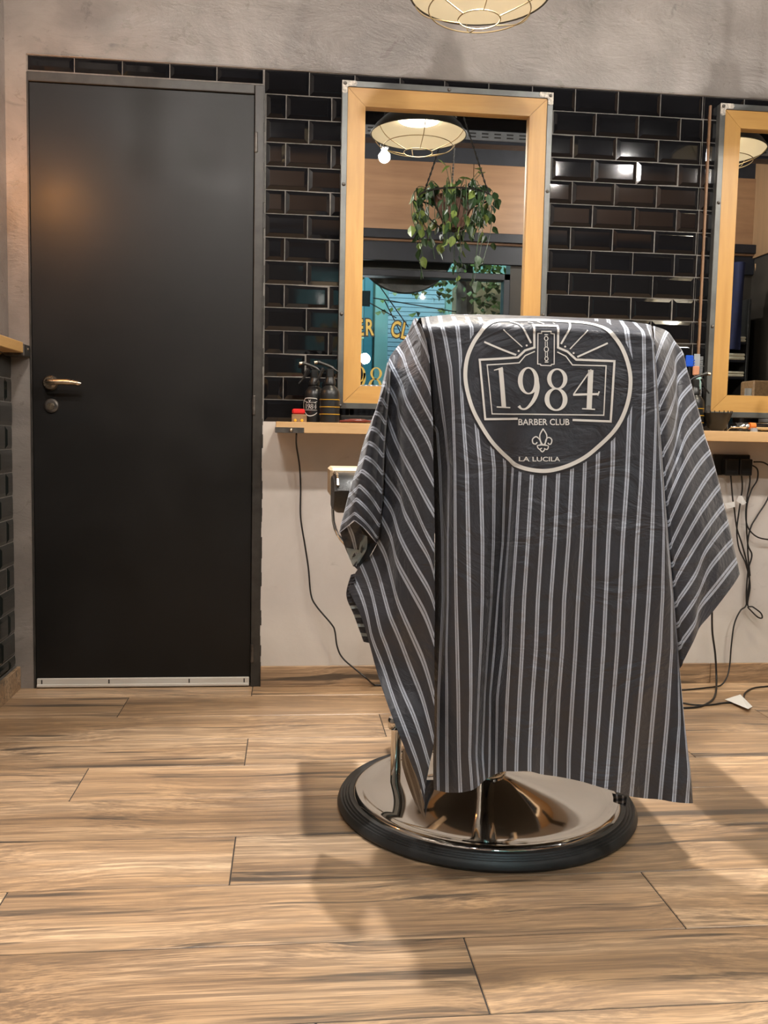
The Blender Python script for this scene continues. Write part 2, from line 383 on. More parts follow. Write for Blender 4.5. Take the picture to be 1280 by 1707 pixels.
# left wall with tiled wainscot and a wooden ledge
wl = MB(); wl.box(XL-.2, XL-.0068, YF, 0, -.02, 1.135, 1); wl.box(XL-.2, XL-.012, YF, 0, 1.135, ZC, 0)
wleft = wl.build('wall_left', ['up', 'grout']); tag(wleft, kind='structure')
for k in range(14):
    zt = 1.132-k*TZ; zb_ = max(.08, zt-TZ); yy = -.002 - (.0765 if k % 2 else 0)
    if zt-zb_ < .02: continue
    if k % 2: tile(wleft, .0735, zt-zb_-G, (XL-.006, -.0765, zb_+G/2), 'tile_l', math.pi/2)
    for j in range(6):
        tile(wleft, .150, zt-zb_-G, (XL-.006, yy-(j+1)*TP+.0015, zb_+G/2), 'tile_l', math.pi/2)
lg = thing('wall_ledge', 'golden pine ledge running along the left wall above dark tiles', 'ledge', (-.89, -1.0, 1.15))
MB().bbox(XL-.012, -.863, -2.4, -.075, 1.135, 1.169, .002).build('board', 'ledge', lg)
b_ = MB().bbox(XL-.008, -.860, -.076, -.001, 1.126, 1.164, .002).build('end_bracket', 'dsteel', lg); tag(b_, 'dark steel end bracket')
for zz in (1.150,): MB().lathe([(0, .003), (.004, .002), (.006, 0)], (-.860, -.03, zz), 12, axis='x').build('bolt', 'chromeb', lg)
# ceiling, street wall, right wall
tag(MB().box(XL-.2, XR+.2, YF-.3, .2, ZC, ZC+.1).build('ceiling', 'black'), kind='structure')
WX0, WX1, WZ0, WZ1 = .10, 1.72, .75, 2.175
wf = MB(); wf.box(XL-.2, WX0, YF-.15, YF, -.02, 2.46, 0); wf.box(WX1, XR+.2, YF-.15, YF, -.02, 2.46, 0)
wf.box(WX0, WX1, YF-.15, YF, -.02, WZ0, 0); wf.box(XL-.2, XR+.2, YF-.15, YF, 2.46, ZC, 1)
wfront = wf.build('wall_front', ['slate', 'black']); tag(wfront, kind='structure')
for i in range(4):
    xa = XL+i*1.16; MB().bbox(xa+.002, xa+1.158, YF, YF+.018, 2.475, 3.0, .002).build('panel', 'panel', wfront)
tb = MB(); tb.bbox(XL, XR, YF, YF+.08, 2.40, 2.47, .004); tb.bbox(XL, XR, YF, YF+.03, 2.24, 2.40, .004)
tag(tb.build('trim_2', 'beam'), kind='structure')
tag(MB().bbox(XL, XR, YF+.03, YF+.05, 2.385, 2.40, .002).build('trim_3', 'panel'), kind='structure')
wr = MB(); wr.box(XR, XR+.15, YF, .15, -.02, 2.36, 0); wr.box(XR, XR+.15, YF, .15, 2.36, ZC, 1)
wright = wr.build('wall_right', ['slate', 'black']); tag(wright, kind='structure')
for i in range(7):
    MB().bbox(XR-.018, XR, -4+i*.575+.002, -4+(i+1)*.575-.002, 2.37, 3.2, .002).build('panel', 'panelz', wright)
# steel beams and slotted rail under the ceiling
bm = MB()
for yy, z0, z1 in ((-3.55, 3.0, 3.10), (-3.30, 2.98, 3.0), (-2.5, 3.15, 3.3)): bm.bbox(XL, XR, yy-.06, yy+.06, z0, z1, .004)
tag(bm.build('ceiling_beam', 'beam'), 'dark steel beams under the black ceiling seen in the mirror', 'beam', kind='structure')
rl = thing('slotted_rail', 'galvanised slotted steel rail above the wood panel, seen in the mirror', 'rail', (1.2, -3.0, 2.90))
MB().box(XL, XR, -3.003, -3.0, 2.868, 2.925).box(XL, XR, -3.05, -3.0, 2.925, 2.928).build('channel', 'galv', rl)
sl = MB(); x = XL+.05
while x < XR:
    for zz in (2.883, 2.905): sl.box(x, x+.045, -2.9995, -2.998, zz, zz+.009)
    x += .085
tag(sl.build('slot', 'blackp', rl), kind='stuff')
# ------------------------------------------------------------------ window with lettering, and the street
win = MB(); f = .05
win.bbox(WX0, WX0+f, YF-.1, YF+.01, WZ0, WZ1, .004); win.bbox(WX1-f, WX1, YF-.1, YF+.01, WZ0, WZ1, .004)
win.bbox(WX0, WX1, YF-.1, YF+.01, WZ0, WZ0+f, .004); win.bbox(WX0, WX1, YF-.1, YF+.01, WZ1-f, WZ1, .004)
w1 = win.build('window_1', 'beam'); tag(w1, kind='structure')
MB().box(WX0+f, WX1-f, YF-.046, YF-.04, WZ0+f, WZ1-f).build('pane', 'glass', w1)
def text_geo(txt, size, bold=0.0):
    cu = bpy.data.curves.new('t', 'FONT'); cu.body = txt; cu.size = size; cu.offset = bold; cu.resolution_u = 3
    o = bpy.data.objects.new('t', cu); COL.objects.link(o); dg = bpy.context.evaluated_depsgraph_get()
    me = bpy.data.meshes.new_from_object(o.evaluated_get(dg)); vs = [(v.co.x, v.co.y) for v in me.vertices]; fs = [tuple(p.vertices) for p in me.polygons]
    bpy.data.objects.remove(o); bpy.data.meshes.remove(me); return vs, fs
def fit_text(txt, x0, x1, y0, y1, bold=0.0):     # 2D text in a box (y up)
    vs, fs = text_geo(txt, 1, bold); xs = [v[0] for v in vs]; ys = [v[1] for v in vs]
    return [((x-min(xs))/(max(xs)-min(xs))*(x1-x0)+x0, (y-min(ys))/(max(ys)-min(ys))*(y1-y0)+y0) for x, y in vs], fs
def stroke2(pts, w, closed=False, step=2.0, smooth=True):
    P = [np.array(p, float) for p in pts]
    if not isinstance(w, (list, tuple)): w = [w]*len(P)
    if closed: P = P+[P[0]]; w = list(w)+[w[0]]
    if smooth: 
        Q = smooth_pts([(p[0], p[1], ww) for p, ww in zip(P, w)], 6); P = [np.array((q.x, q.y)) for q in Q]; w = [q.z for q in Q]
    out = [P[0]]; ow = [w[0]]
    for i in range(1, len(P)):
        L = np.linalg.norm(P[i]-P[i-1]); n = max(1, int(L/step))
        for j in range(1, n+1): out.append(P[i-1]+(P[i]-P[i-1])*j/n); ow.append(w[i-1]+(w[i]-w[i-1])*j/n)
    vs = []; fs = []; N = len(out)
    for i in range(N):
        if closed: a, b = out[(i-1) % (N-1)], out[(i+1) % (N-1)]
        else: a, b = out[max(i-1, 0)], out[min(i+1, N-1)]
        if smooth: d = b-a
        else:
            d1 = out[i]-a; d2 = b-out[i]; n1 = np.linalg.norm(d1) or 1; n2 = np.linalg.norm(d2) or 1; d = d1/n1+d2/n2
        d = d/(np.linalg.norm(d) or 1); n_ = np.array((-d[1], d[0])); k = 1
        if not smooth:
            d2 = b-out[i]; n2 = np.linalg.norm(d2)
            if n2 > 0: k = 1/max(.5, abs(float(np.dot(d2/n2, d))))
        vs += [tuple(out[i]+n_*ow[i]/2*k), tuple(out[i]-n_*ow[i]/2*k)]
    for i in range(N-1): fs.append((2*i, 2*i+1, 2*i+3, 2*i+2))
    return vs, fs
def ring2(cx, cy, rx, ry, ix, iy, n=64):
    vs = []; fs = []
    for i in range(n):
        a = 2*math.pi*i/n; vs += [(cx+rx*math.cos(a), cy+ry*math.sin(a)), (cx+ix*math.cos(a), cy+iy*math.sin(a))]
    for i in range(n): j = (i+1) % n; fs.append((2*i, 2*j, 2*j+1, 2*i+1))
    return vs, fs
def digits():      # 1984 in a serif face, y down, in the units of the close-up of the print
    g = []
    g += [stroke2([(318, 428), (338, 696)], 31, smooth=False), stroke2([(270, 440), (332, 424)], [6, 14], smooth=False), stroke2([(288, 694), (382, 699)], 9, smooth=False)]
    g += [ring2(502, 514, 71, 94, 40, 84), stroke2([(559, 500), (563, 560), (550, 620), (520, 672), (485, 706), (455, 708), (436, 688)], [22, 30, 28, 22, 14, 12, 20])]
    g += [ring2(700, 502, 70, 73, 41, 62), ring2(690, 643, 79, 80, 46, 68)]
    g += [stroke2([(932, 440), (917, 706)], 36, smooth=False), stroke2([(935, 436), (814, 604)], 9, smooth=False), stroke2([(808, 611), (984, 606)], 15, smooth=False), stroke2([(988, 588), (978, 618)], 9, smooth=False), stroke2([(868, 707), (958, 712)], 9, smooth=False)]
    return g
RING = [(640,78),(850,90),(950,104),(1040,150),(1110,225),(1160,310),(1195,420),(1205,520),(1190,640),(1150,760),(1090,860),(1000,950),(900,1030),(800,1085),(700,1120),(600,1135),(500,1125),(430,1100),(380,1055),(320,1003),(250,930),(180,830),(120,720),(82,600),(66,480),(80,360),(120,260),(170,185),(220,128),(300,88),(420,79)]
def emblem(full=True):
    g = [stroke2(RING, 27, True)]+digits()
    g += [stroke2([(430,776),(205,779),(168,368),(432,352),(480,305),(545,284),(545,131),(711,133),(708,285),(772,312),(832,368),(1096,379),(1066,795),(802,785)], 15, smooth=False)]
    g += [stroke2([(548,311),(482,340),(441,390),(222,403),(255,742),(1018,752),(1038,411),(806,405),(762,345),(702,315)], 8, smooth=False)]
    if full:
        g += [stroke2([(570,186),(595,186),(595,173),(660,173),(660,186),(683,190),(680,400),(660,402),(658,410),(588,408),(586,400),(566,398)], 7, True, smooth=False)]
        for cy, r in ((222, 15), (297, 17), (362, 14)): g.append(ring2(627, cy, r, r+3, r-6, r-3, 24))
        for cy in (195, 385): g.append(stroke2([(615, cy), (640, cy)], 7, smooth=False))
        for ya, yb in ((242, 278), (316, 346)):
            for xx in (620, 634): g.append(stroke2([(xx, ya), (xx, yb)], 5, smooth=False))
        for a, b, w in (((203,243),(422,335),13), ((338,156),(462,280),7), ((592,96),(626,118),9), ((697,106),(700,118),8), ((818,106),(729,260),13), ((915,165),(790,295),8), ((1052,254),(840,350),12), ((522,100),(552,113),6)):
            g.append(stroke2([a, b], w, smooth=False))
        g.append(stroke2([(398,98),(445,118),(480,170),(522,254)], [5, 10, 12, 13]))
        for cx, cy in ((492,270),(438,308),(757,278),(815,323)): g.append(ring2(cx, cy, 7, 7, .1, .1, 12))
        g += [stroke2([(597,846),(574,890),(580,935),(597,955),(614,935),(621,890)], 8, True)]
        g += [stroke2([(584,955),(572,920),(548,900),(525,918),(528,945),(545,950),(555,938)], 8), stroke2([(608,957),(615,922),(634,905),(655,920),(650,948),(636,952),(628,942)], 8)]
        g += [stroke2([(582,958),(556,962),(566,985),(588,978)], 7), stroke2([(606,960),(630,964),(622,988),(600,980)], 7), stroke2([(570,985),(588,1004),(606,988)], 8), stroke2([(572,955),(620,960)], 9, smooth=False)]
        for txt, x0, x1, y0, y1 in (('BARBER CLUB', 434, 780, 821, 777), ('LA LUCILA', 438, 712, 1070, 1038)):
            g.append(fit_text(txt, x0, x1, y0, y1, .012))
    return g
# window lettering (reads from the street)
def flat_geo(geos, fn, name, mt, parent):
    b = MB()
    for vs, fs in geos: b.add([fn(*v) for v in vs], fs)
    return b.build(name, mt, parent)
cx = mir(620, 560, YF).x
sc = .145
for txt_bold, mt, dy in ((.045, 'blackp', -.036), (.012, 'gold', -.0345)):
    b = MB(); letters = 'BARBER CLUB'; Rr = 1.3; zc = mir(625, 545, YF).z
    for i, ch in enumerate(letters):
        if ch == ' ': continue
        vs, fs = text_geo(ch, .175, txt_bold*.3); xs = [v[0] for v in vs]; w = (min(xs)+max(xs))/2
        a = (i-5.6)*.072/Rr+(.052/Rr if i > 6 else 0)
        out = []
        for x, yv in vs:
            q = (x-w)*.62; r = Rr+yv
            out.append((cx+.03+r*math.sin(a)+q*math.cos(a), YF+dy, zc-Rr+r*math.cos(a)-q*math.sin(a)-.06))
        b.add(out, fs)
    b.build('lettering', mt, w1)
e8 = mir(625, 612, YF); e9 = mir(625, 660, YF)
def wfn(x, y):
    k = .00066; return (e8.x+.012+(x-700)*k, YF-.0345, e8.z-(y-430)*k)
flat_geo(digits(), wfn, 'lettering', 'gold', w1)
# round dark sign outside the window top
rs = mir(675, 400, YF-.25); MB().lathe([(0, -.02), (.41, -.02), (.42, 0), (.41, .02), (0, .02)], (rs.x, YF-.25, rs.z-.01), 48, axis='y').build('hanging_sign', 'shade', loc=(rs.x, YF-.25, rs.z))
tag(bpy.data.objects['hanging_sign'], 'round dark sign hanging outside the window top, seen in the mirror', 'sign')
st = MB().box(-6, 9, -14, YF-.15, -.15, -.05).build('ground', 'street'); tag(st, kind='structure')
fc = thing('building', 'pale teal house front across the street, seen in the mirror', 'building', (1.5, -9, -.05))
MB().box(-6, 9, -9.3, -9, -.05, 6).build('wall', 'facade', fc)
a_, b2 = mir(648, 480, -8.95), mir(740, 560, -8.95)
sh = MB()
z = b2.z-1.2
while z < a_.z: sh.box(a_.x, b2.x, -9.0, -8.97, z, z+.05); z += .058
tag(sh.build('shutter', 'shutter', fc), kind='stuff')
q1, q2 = mir(607, 470, -8.9), mir(622, 470, -8.9); MB().bbox(q1.x, q2.x, -9, -8.86, -.05, 3.2, .01).build('door_frame', 'tealf', fc)
q1, q2 = mir(800, 470, -8.0), mir(880, 470, -8.0)
tag(MB().bbox(q1.x-.3, q2.x+1.5, -8.3, -7.9, -.05, mir(810, 472, -8).z, .05).build('garden_wall', 'rockw', loc=(q1.x, -8, -.05)), 'ochre stone garden wall under trees across the street', 'wall')
tr = thing('street_tree', 'leafy street tree outside the window right side, seen in the mirror', 'tree', (mir(775, 480, -7).x, -7, -.05))
tx = tr.location.x
MB().tube([(tx, -7, -.05), (tx+.03, -7, 1.5), (tx-.02, -7, 3.0), (tx+.1, -7, 4)], [.13, .11, .09, .05], 10).build('trunk', 'bark', tr)
def leaf_mesh(sz, name, mt):
    vs = [(0,0,0), (.35,.25,.06), (.42,.55,.08), (.22,.9,.0), (0,1.15,-.12), (-.22,.9,.0), (-.42,.55,.08), (-.35,.25,.06), (0,.5,-.03)]
    me = bpy.data.meshes.new(name); me.from_pydata([(x*sz, y*sz, z*sz) for x, y, z in vs], [], [(0,1,8), (1,2,8), (2,3,8), (3,4,8), (4,5,8), (5,6,8), (6,7,8), (7,0,8)]); me.materials.append(M[mt]); me.update(); return me
cr = MB(); rg = random.Random(3)
for i in range(1700):
    x = tx+rg.gauss(.35, .55); yy = -7+rg.gauss(0, .4); z = 3.0+rg.gauss(0, .42)
    s_ = .04; a = rg.uniform(0, 6.28); c_, d_ = math.cos(a)*s_, math.sin(a)*s_; e_ = rg.uniform(-.05, .05)
    cr.add([(x-c_, yy-d_, z), (x+e_, yy, z+s_*.6), (x+c_, yy+d_, z), (x, yy+e_, z-s_*.9)], [(0,1,2), (0,2,3)])
tag(cr.build('foliage', ['leaf2'], tr), kind='stuff')
cb = MB(); 
for p1, p2 in (((622,462),(680,545)), ((607,500),(660,530)), ((622,497),(760,520)), ((640,500),(670,560))):
    cb.tube([mir(*p1, -6.0), mir(*p2, -6.3)], .006, 5)
tag(cb.build('overhead_cable', 'cord', loc=(.6, -6, 2.5)), 'thin dark cables crossing the street outside the window', 'cable')
sl_ = mir(608, 598, -5.5); lp = thing('street_lamp', 'small white street light glowing outside the window', 'lamp', (sl_.x, -5.5, -.05))
MB().tube([(sl_.x-.03, -5.5, -.05), (sl_.x-.03, -5.5, sl_.z)], .015, 8).build('post', 'beam', lp)
M['lampw'] = mat('cool_lamp', (1,1,1), .5, emit=(.85,.95,1), es=45)
MB().lathe([(max(.001, .05*math.sin(a_)), -.05*math.cos(a_)) for a_ in [i*math.pi/10 for i in range(11)]], (sl_.x, -5.5, sl_.z), 16).build('lantern', 'lampw', lp, smooth=True)
def alight(name, typ, loc, energy, col, size=.2, rot=None):
    l = bpy.data.lights.new(name, typ); l.energy = energy; l.color = col
    if typ == 'AREA': l.size = size
    else: l.shadow_soft_size = size
    o = bpy.data.objects.new(name, l); COL.objects.link(o); o.location = loc
    if rot: o.rotation_euler = rot
    return o
alight('street_light', 'POINT', (.3, -6.4, 4.2), 420, (.62, .92, 1.0), .15)
alight('street_light', 'POINT', (4.5, -6.2, 4.0), 260, (.8, 1.0, .85), .15)
# ================================================================== DOOR
d1 = MB(); d1.bbox(DL+.006, DR-.032, .004, .045, .032, DT-.03, .002)
dleaf = d1.build('door_1', 'door'); tag(dleaf, kind='structure')
df = MB(); df.bbox(DL, DL+.006, -.002, .08, 0, DT, .001); df.bbox(DR-.031, DR, -.004, .08, 0, DT, .002); df.bbox(DL, DR-.032, .0, .08, DT-.028, DT+.003, .002)
df.build('frame', 'frame', dleaf)
MB().box(DL-.02, DR+.02, .05, .16, -.02, DT+.03).build('stop', 'blackp', dleaf)
kk = MB(); kk.bbox(DL+.010, DR-.036, -.004, .006, .008, .034, .002); kk.bbox(DL+.010, DR-.036, -.008, .0, .004, .014, .002)
kick = kk.build('sweep_strip', 'alu', dleaf); tag(kick, 'white aluminium sweep strip along the door bottom')
for xx in (DL+.025, DL+.25, -.34, DR-.055): MB().box(xx, xx+.004, -.0052, -.003, .016, .030).build('slot', 'blackp', dleaf)
hx, hz = -.797, 1.044
hd = MB(); hd.lathe([(0, -.012), (.020, -.012), (.0245, -.006), (.0245, .004), (0, .004)], (hx, 0, hz), 28, axis='y')
hd.tube(smooth_pts([(hx, -.004, hz), (hx, -.045, hz), (hx+.02, -.056, hz), (hx+.07, -.056, hz+.001), (hx+.103, -.054, hz-.002), (hx+.108, -.053, hz-.003)], 4), [.010]*5+[.0105]*4+[.010]*4+[.009]*4+[.006]*3+[.002], 12)
hh = hd.build('handle', 'chromeb', dleaf, smooth=True); tag(hh, 'worn nickel lever handle')
lk = MB(); lk.lathe([(.0, -.006), (.018, -.007), (.023, -.003), (.024, .004), (0, .004)], (hx+.002, 0, hz-.076), 28, axis='y')
lko = lk.build('lock_rose', 'dsteel', dleaf, smooth=True)
lk = MB(); lk.lathe([(.0, -.010), (.012, -.010), (.013, -.006)], (hx+.001, 0, hz-.079), 20, axis='y'); lk.box(hx-.001, hx+.002, -.0115, -.0095, hz-.087, hz-.071)
lk.build('cylinder', 'chromeb', dleaf)
for zz in (1.86, .985, .12):
    MB().lathe([(0, -.033), (.005, -.033), (.006, -.03), (.006, .03), (.005, .033), (0, .033)], (DR-.026, -.004, zz), 12).build('hinge', 'dsteel', dleaf)
rb = MB(); rg = random.Random(5); z = .0
while z < 2.04:   # rough mortar line between the frame and the tiles
    h_ = rg.uniform(.02, .05); rb.bbox(DR-.002, DR+rg.uniform(.001, .0055), -.001-rg.uniform(0, .003), .01, z, z+h_, .0008); z += h_
tag(rb.build('mortar', 'frame', dleaf), kind='stuff')
# ================================================================== MIRRORS
def mirror(x0, label):
    x1, z0, z1 = x0+.722, .980, 2.068; cx = (x0+x1)/2
    yb, ya = -.001, -.026
    t = thing('framed_mirror', label, 'mirror', (cx, 0, z0), 'framed mirrors on the tiled wall')
    a, w = .0195, .060
    for nm, pts in (('l', None),):
        pass
    an = MB(); an.bbox(x0, x0+a, ya-.004, yb, z0, z1, .001); an.bbox(x1-a, x1, ya-.004, yb, z0, z1, .001); an.bbox(x0+a, x1-a, ya-.004, yb, z0, z0+a, .001); an.bbox(x0+a, x1-a, ya-.004, yb, z1-a, z1, .001)
    an.build('steel_frame', 'angle', t)
    ix0, ix1, iz0, iz1 = x0+a, x1-a, z0+a, z1-a; g = .0006
    def rail(P, mt):
        vs = [(x, ya, z) for x, z in P]+[(x, yb, z) for x, z in P]
        MB().add(vs, [(3,2,1,0), (4,5,6,7), (0,1,5,4), (1,2,6,5), (2,3,7,6), (3,0,4,7)]).build('wood_rail', mt, t)
    rail([(ix0, iz0+g), (ix0+w, iz0+w+g), (ix0+w, iz1-w-g), (ix0, iz1-g)], 'pine'); rail([(ix1, iz1-g), (ix1-w, iz1-w-g), (ix1-w, iz0+w+g), (ix1, iz0+g)], 'pine')
    rail([(ix0+g, iz1), (ix0+w+g, iz1-w), (ix1-w-g, iz1-w), (ix1-g, iz1)], 'pinex'); rail([(ix1-g, iz0), (ix1-w-g, iz0+w), (ix0+w+g, iz0+w), (ix0+g, iz0)], 'pinex')
    MB().box(ix0+w-.004, ix1-w+.004, -.006, -.003, iz0+w-.004, iz1-w+.004).build('glass', 'mirror', t)
    rg = random.Random(int(x0*100))
    for cxx, czz, sx, sz in ((x0, z1, 1, -1), (x1, z1, -1, -1), (x0, z0, 1, 1), (x1, z0, -1, 1)):
        b = MB(); y_ = ya-.006
        L1 = .046 if sz < 0 else .03
        P = [(0,0), (L1,0), (L1+.004,.008), (L1,.016), (.022,.018), (.018,.022), (.018,.038), (.009,.042), (0,.038)]
        vs = [(cxx+sx*p, y_, czz+sz*q) for p, q in P]+[(cxx+sx*p, ya-.003, czz+sz*q) for p, q in P]; n = len(P)
        b.add(vs, [tuple(range(n)), tuple(range(n, 2*n))[::-1]]+[(i, (i+1) % n, n+(i+1) % n, n+i) for i in range(n)])
        b.build('corner_bracket', 'bracket' if sz < 0 else 'dsteel', t)
        MB().lathe([(0, -.006), (.004, -.005), (.006, 0)], (cxx+sx*.010, y_, czz+sz*.010), 12, axis='y').build('bolt', 'dsteel', t)
    for px, pz in ((x0+.010, z0+.32), (x0+.010, z0+.75), (x1-.010, z0+.34), (x1-.010, z0+.76), (cx, z1-.01)):
        MB().lathe([(0, -.006), (.004, -.005), (.0065, 0)], (px, ya-.004, pz), 12, axis='y').build('bolt', 'dsteel', t)
    return t
mirror(.163, 'pine and grey steel framed wall mirror directly behind the caped chair')
mirror(1.483, 'pine and grey steel framed wall mirror cut by the right picture edge')
tag(MB().bbox(1.452, 1.460, -.012, -.001, .99, 2.066, .001).build('reflection_strip', 'panel', loc=(1.456, 0, .99)), 'thin upright strip standing for the right mirror frame reflected in the tiles', 'strip')  # solid strip in place of the frame's reflection in the glossy tiles
# ================================================================== SHELF
sh = thing('wall_shelf', 'long pale pine shelf with steel corner plate below both mirrors', 'shelf', (1.2, -.1, .89))
SY = -.205
MB().bbox(-.043, 2.6, SY, -.001, .893, .9285, .0015).build('board', 'shelfw', sh)
MB().bbox(-.0455, .048, SY-.003, SY+.03, .8925, .9105, .001).build('corner_plate', 'dsteel', sh)
MB().lathe([(0, -.006), (.004, -.005), (.0065, 0)], (.006, SY-.003, .9015), 14, axis='y').build('bolt', 'chromeb', sh)
for xx in (.35, 1.1, 1.9, 2.5): MB().bbox(xx, xx+.03, -.17, -.001, .885, .893, .001).bbox(xx, xx+.03, -.008, 0, .78, .886, .001).build('bracket', 'dsteel', sh)
TOP = .9287
# ================================================================== PENDANTS AND BULBS
def pendant(x, y, z, label):
    t = thing('pendant_lamp', label, 'lamp', (x, y, z), 'caged dome pendants above the mirrors')
    prof = [(.193,0), (.191,.006), (.175,.03), (.145,.058), (.10,.078), (.055,.09), (.035,.11), (.03,.16), (0,.165)]
    MB().lathe(prof, (x, y, z), 56).ring((x, y, z), .193, .0028, 56).build('shade', 'shade', t, smooth='all')
    MB().lathe([(r*.985, h-.003 if h > .005 else h) for r, h in prof[:6]]+[(0, .085)], (x, y, z), 56).build('reflector', 'enamel', t, smooth='all')
    MB().lathe([(0, .045), (.05, .047), (.082, .055), (.09, .068)], (x, y, z), 40).build('lamp_glass', 'disc', t, smooth='all')
    c = MB(); c.ring((x, y, z-.045), .140, .0018, 48, 5); c.ring((x, y, z-.070), .058, .0018, 32, 5)
    for i in range(6):
        a = math.pi/6+i*math.pi/3; ca, sa = math.cos(a), math.sin(a)
        c.tube(smooth_pts([(x+r*ca, y+r*sa, z+h) for r, h in ((.193, 0), (.183, -.015), (.165, -.032), (.14, -.045), (.10, -.058), (.058, -.070))], 4), .0018, 5)
    c.build('wire_cage', 'wire', t, smooth='all')
    l = bpy.data.lights.new('pendant_light', 'SPOT'); l.energy = SPOT_W; l.color = DISC_C; l.spot_size = math.radians(124); l.spot_blend = .9; l.shadow_soft_size = .035
    lo = bpy.data.objects.new('pendant_light', l); COL.objects.link(lo); lo.parent = t; lo.location = (0, 0, .02)
    MB().tube([(x, y, z+.16), (x, y, ZC)], .008, 10).build('stem', 'shade', t)
    MB().lathe([(0, 0), (.05, 0), (.05, .03), (0, .03)], (x, y, ZC-.03), 24).build('ceiling_rose', 'shade', t)
    return t
pendant(.507, -.603, 2.105, 'caged dome pendant lamp hanging at the top centre before the mirror')
pendant(1.775, -.603, 2.105, 'caged dome pendant lamp seen only in the right mirror')
def bare(x, y, z, label, mt='bulb', r=.03):
    t = thing('bare_bulb', label, 'lamp', (x, y, z), 'bare bulbs hanging in a row over the room')
    MB().lathe([(r*math.sin(a), -r*math.cos(a)) for a in [i*math.pi/10 for i in range(9)]]+[(.013, r*1.25), (.013, r*1.5)], (x, y, z), 20).build('glass_bulb', mt, t, smooth='all')
    MB().lathe([(0, r*1.4), (.02, r*1.4), (.022, r*1.6), (.022, r*1.6+.06), (.006, r*1.6+.075), (0, r*1.6+.075)], (x, y, z), 18).build('socket', 'plastic', t)
    MB().tube([(x, y, z+r*1.6+.07), (x, y, ZC)], .003, 6).build('cable', 'cord', t)
    return t
for i, x in enumerate((-.41, .478, 1.37, 2.26)):
    bare(x, -1.70, 2.338, ['bare bulb in the row out of sight near the door side', 'bare glowing bulb reflected beside the pendant in the centre mirror', 'bare bulb in the row right of the chair, out of sight', 'bare bulb in the row farthest to the right, out of sight'][i])
M['fill_bulb'] = mat('fill_bulb_glow', (1,1,1), .5, emit=(1, .95, .90), es=1500)  # pair of bulbs added as fill light for the cape front
bare(-.35, -3.14, 2.80, 'bare bulb added as fill light near the left wall, out of sight', 'fill_bulb')
bare(2.35, -3.14, 2.80, 'bare bulb added as fill light towards the right wall, out of sight', 'fill_bulb')
sc_ = thing('wall_sconce', 'warm filament wall light glowing on the left wall edge', 'lamp', (XL, -.42, 1.80))
MB().lathe([(0,0),(.05,0),(.05,.012),(0,.014)], (XL-.010, -.42, 1.80), 24, axis='x').build('backplate', 'dsteel', sc_)
MB().tube([(XL, -.42, 1.80), (XL+.05, -.42, 1.80), (XL+.06, -.42, 1.78)], .008, 8).build('arm', 'dsteel', sc_)
MB().lathe([(.001,-.07),(.02,-.06),(.03,-.04),(.028,-.015),(.014,.01),(.001,.015)], (XL+.06, -.42, 1.765), 18).build('bulb', 'warm', sc_, smooth='all')
tk = thing('added_spotlight', 'black ceiling spotlight added out of sight to cast the chair shadow', 'lamp', (.31, -.80, 3.22))  # added lamp, throws the chair's shadow forward over the floor
MB().lathe([(.055, 0), (.058, .002), (.058, .12), (0, .125)], (.31, -.80, 3.22), 32).build('housing', 'plastic', tk, smooth=True)
l = bpy.data.lights.new('added_shadow_light', 'SPOT'); l.energy = ADDED_SPOT_W; l.color = (1, .97, .94); l.spot_size = math.radians(62); l.spot_blend = .45; l.shadow_soft_size = .035
lo = bpy.data.objects.new('added_shadow_light', l); COL.objects.link(lo); lo.parent = tk; lo.location = (0, 0, -.01); lo.rotation_euler = (-math.atan(.9/3.2), math.radians(-3), 0)
# ================================================================== BARBER CHAIR
BX, BY = .485, -1.055
ch = thing('barber_chair', 'barber chair on a round chrome base, hidden under the striped cape', 'chair', (BX, BY, 0))
b = MB(); prof = [(.340,0), (.357,.002), (.360,.008), (.358,.016)]
for i in range(4): r = .355-.007*i; prof += [(r, .020+.0022*i), (r-.002, .0235+.0022*i), (r-.0045, .0225+.0022*i)]
prof += [(.322,.031), (.318,.026), (.30,0)]
b.lathe(prof, (BX, BY, 0), 96).build('rubber_rim', 'rubber', ch, smooth=True)
MB().lathe([(.322,.024), (.321,.031), (.314,.037), (.304,.038), (.298,.034), (.27,.035), (.22,.038), (.17,.048), (.12,.061), (.08,.0725), (.055,.079), (.046,.081)], (BX, BY, 0), 96).build('base_plate', 'chrome', ch, smooth='all')
MB().lathe([(.046,.078), (.050,.082), (.050,.091), (.044,.095), (.034,.096)], (BX, BY, 0), 48).build('collar', 'chrome', ch, smooth=True)
MB().lathe([(.033,.09), (.033,.30), (.062,.31), (.062,.43), (0,.44)], (BX, BY, 0), 40).build('pump_column', 'chrome', ch, smooth=True)
CX = .535
MB().bbox(CX-.25, CX+.25, -1.30, -.66, .43, .50, .02).build('seat_frame', 'plastic', ch)
MB().bbox(CX-.24, CX+.24, -1.19, -.68, .50, .60, .03).build('seat', 'leather', ch)
bk = MB(); bk.bbox(CX-.215, CX+.20, -1.395, -1.315, .58, 1.075, .03); bk.bbox(CX-.06, CX+.06, -1.33, -1.17, .50, .62, .01); bk.build('backrest', 'leather', ch)
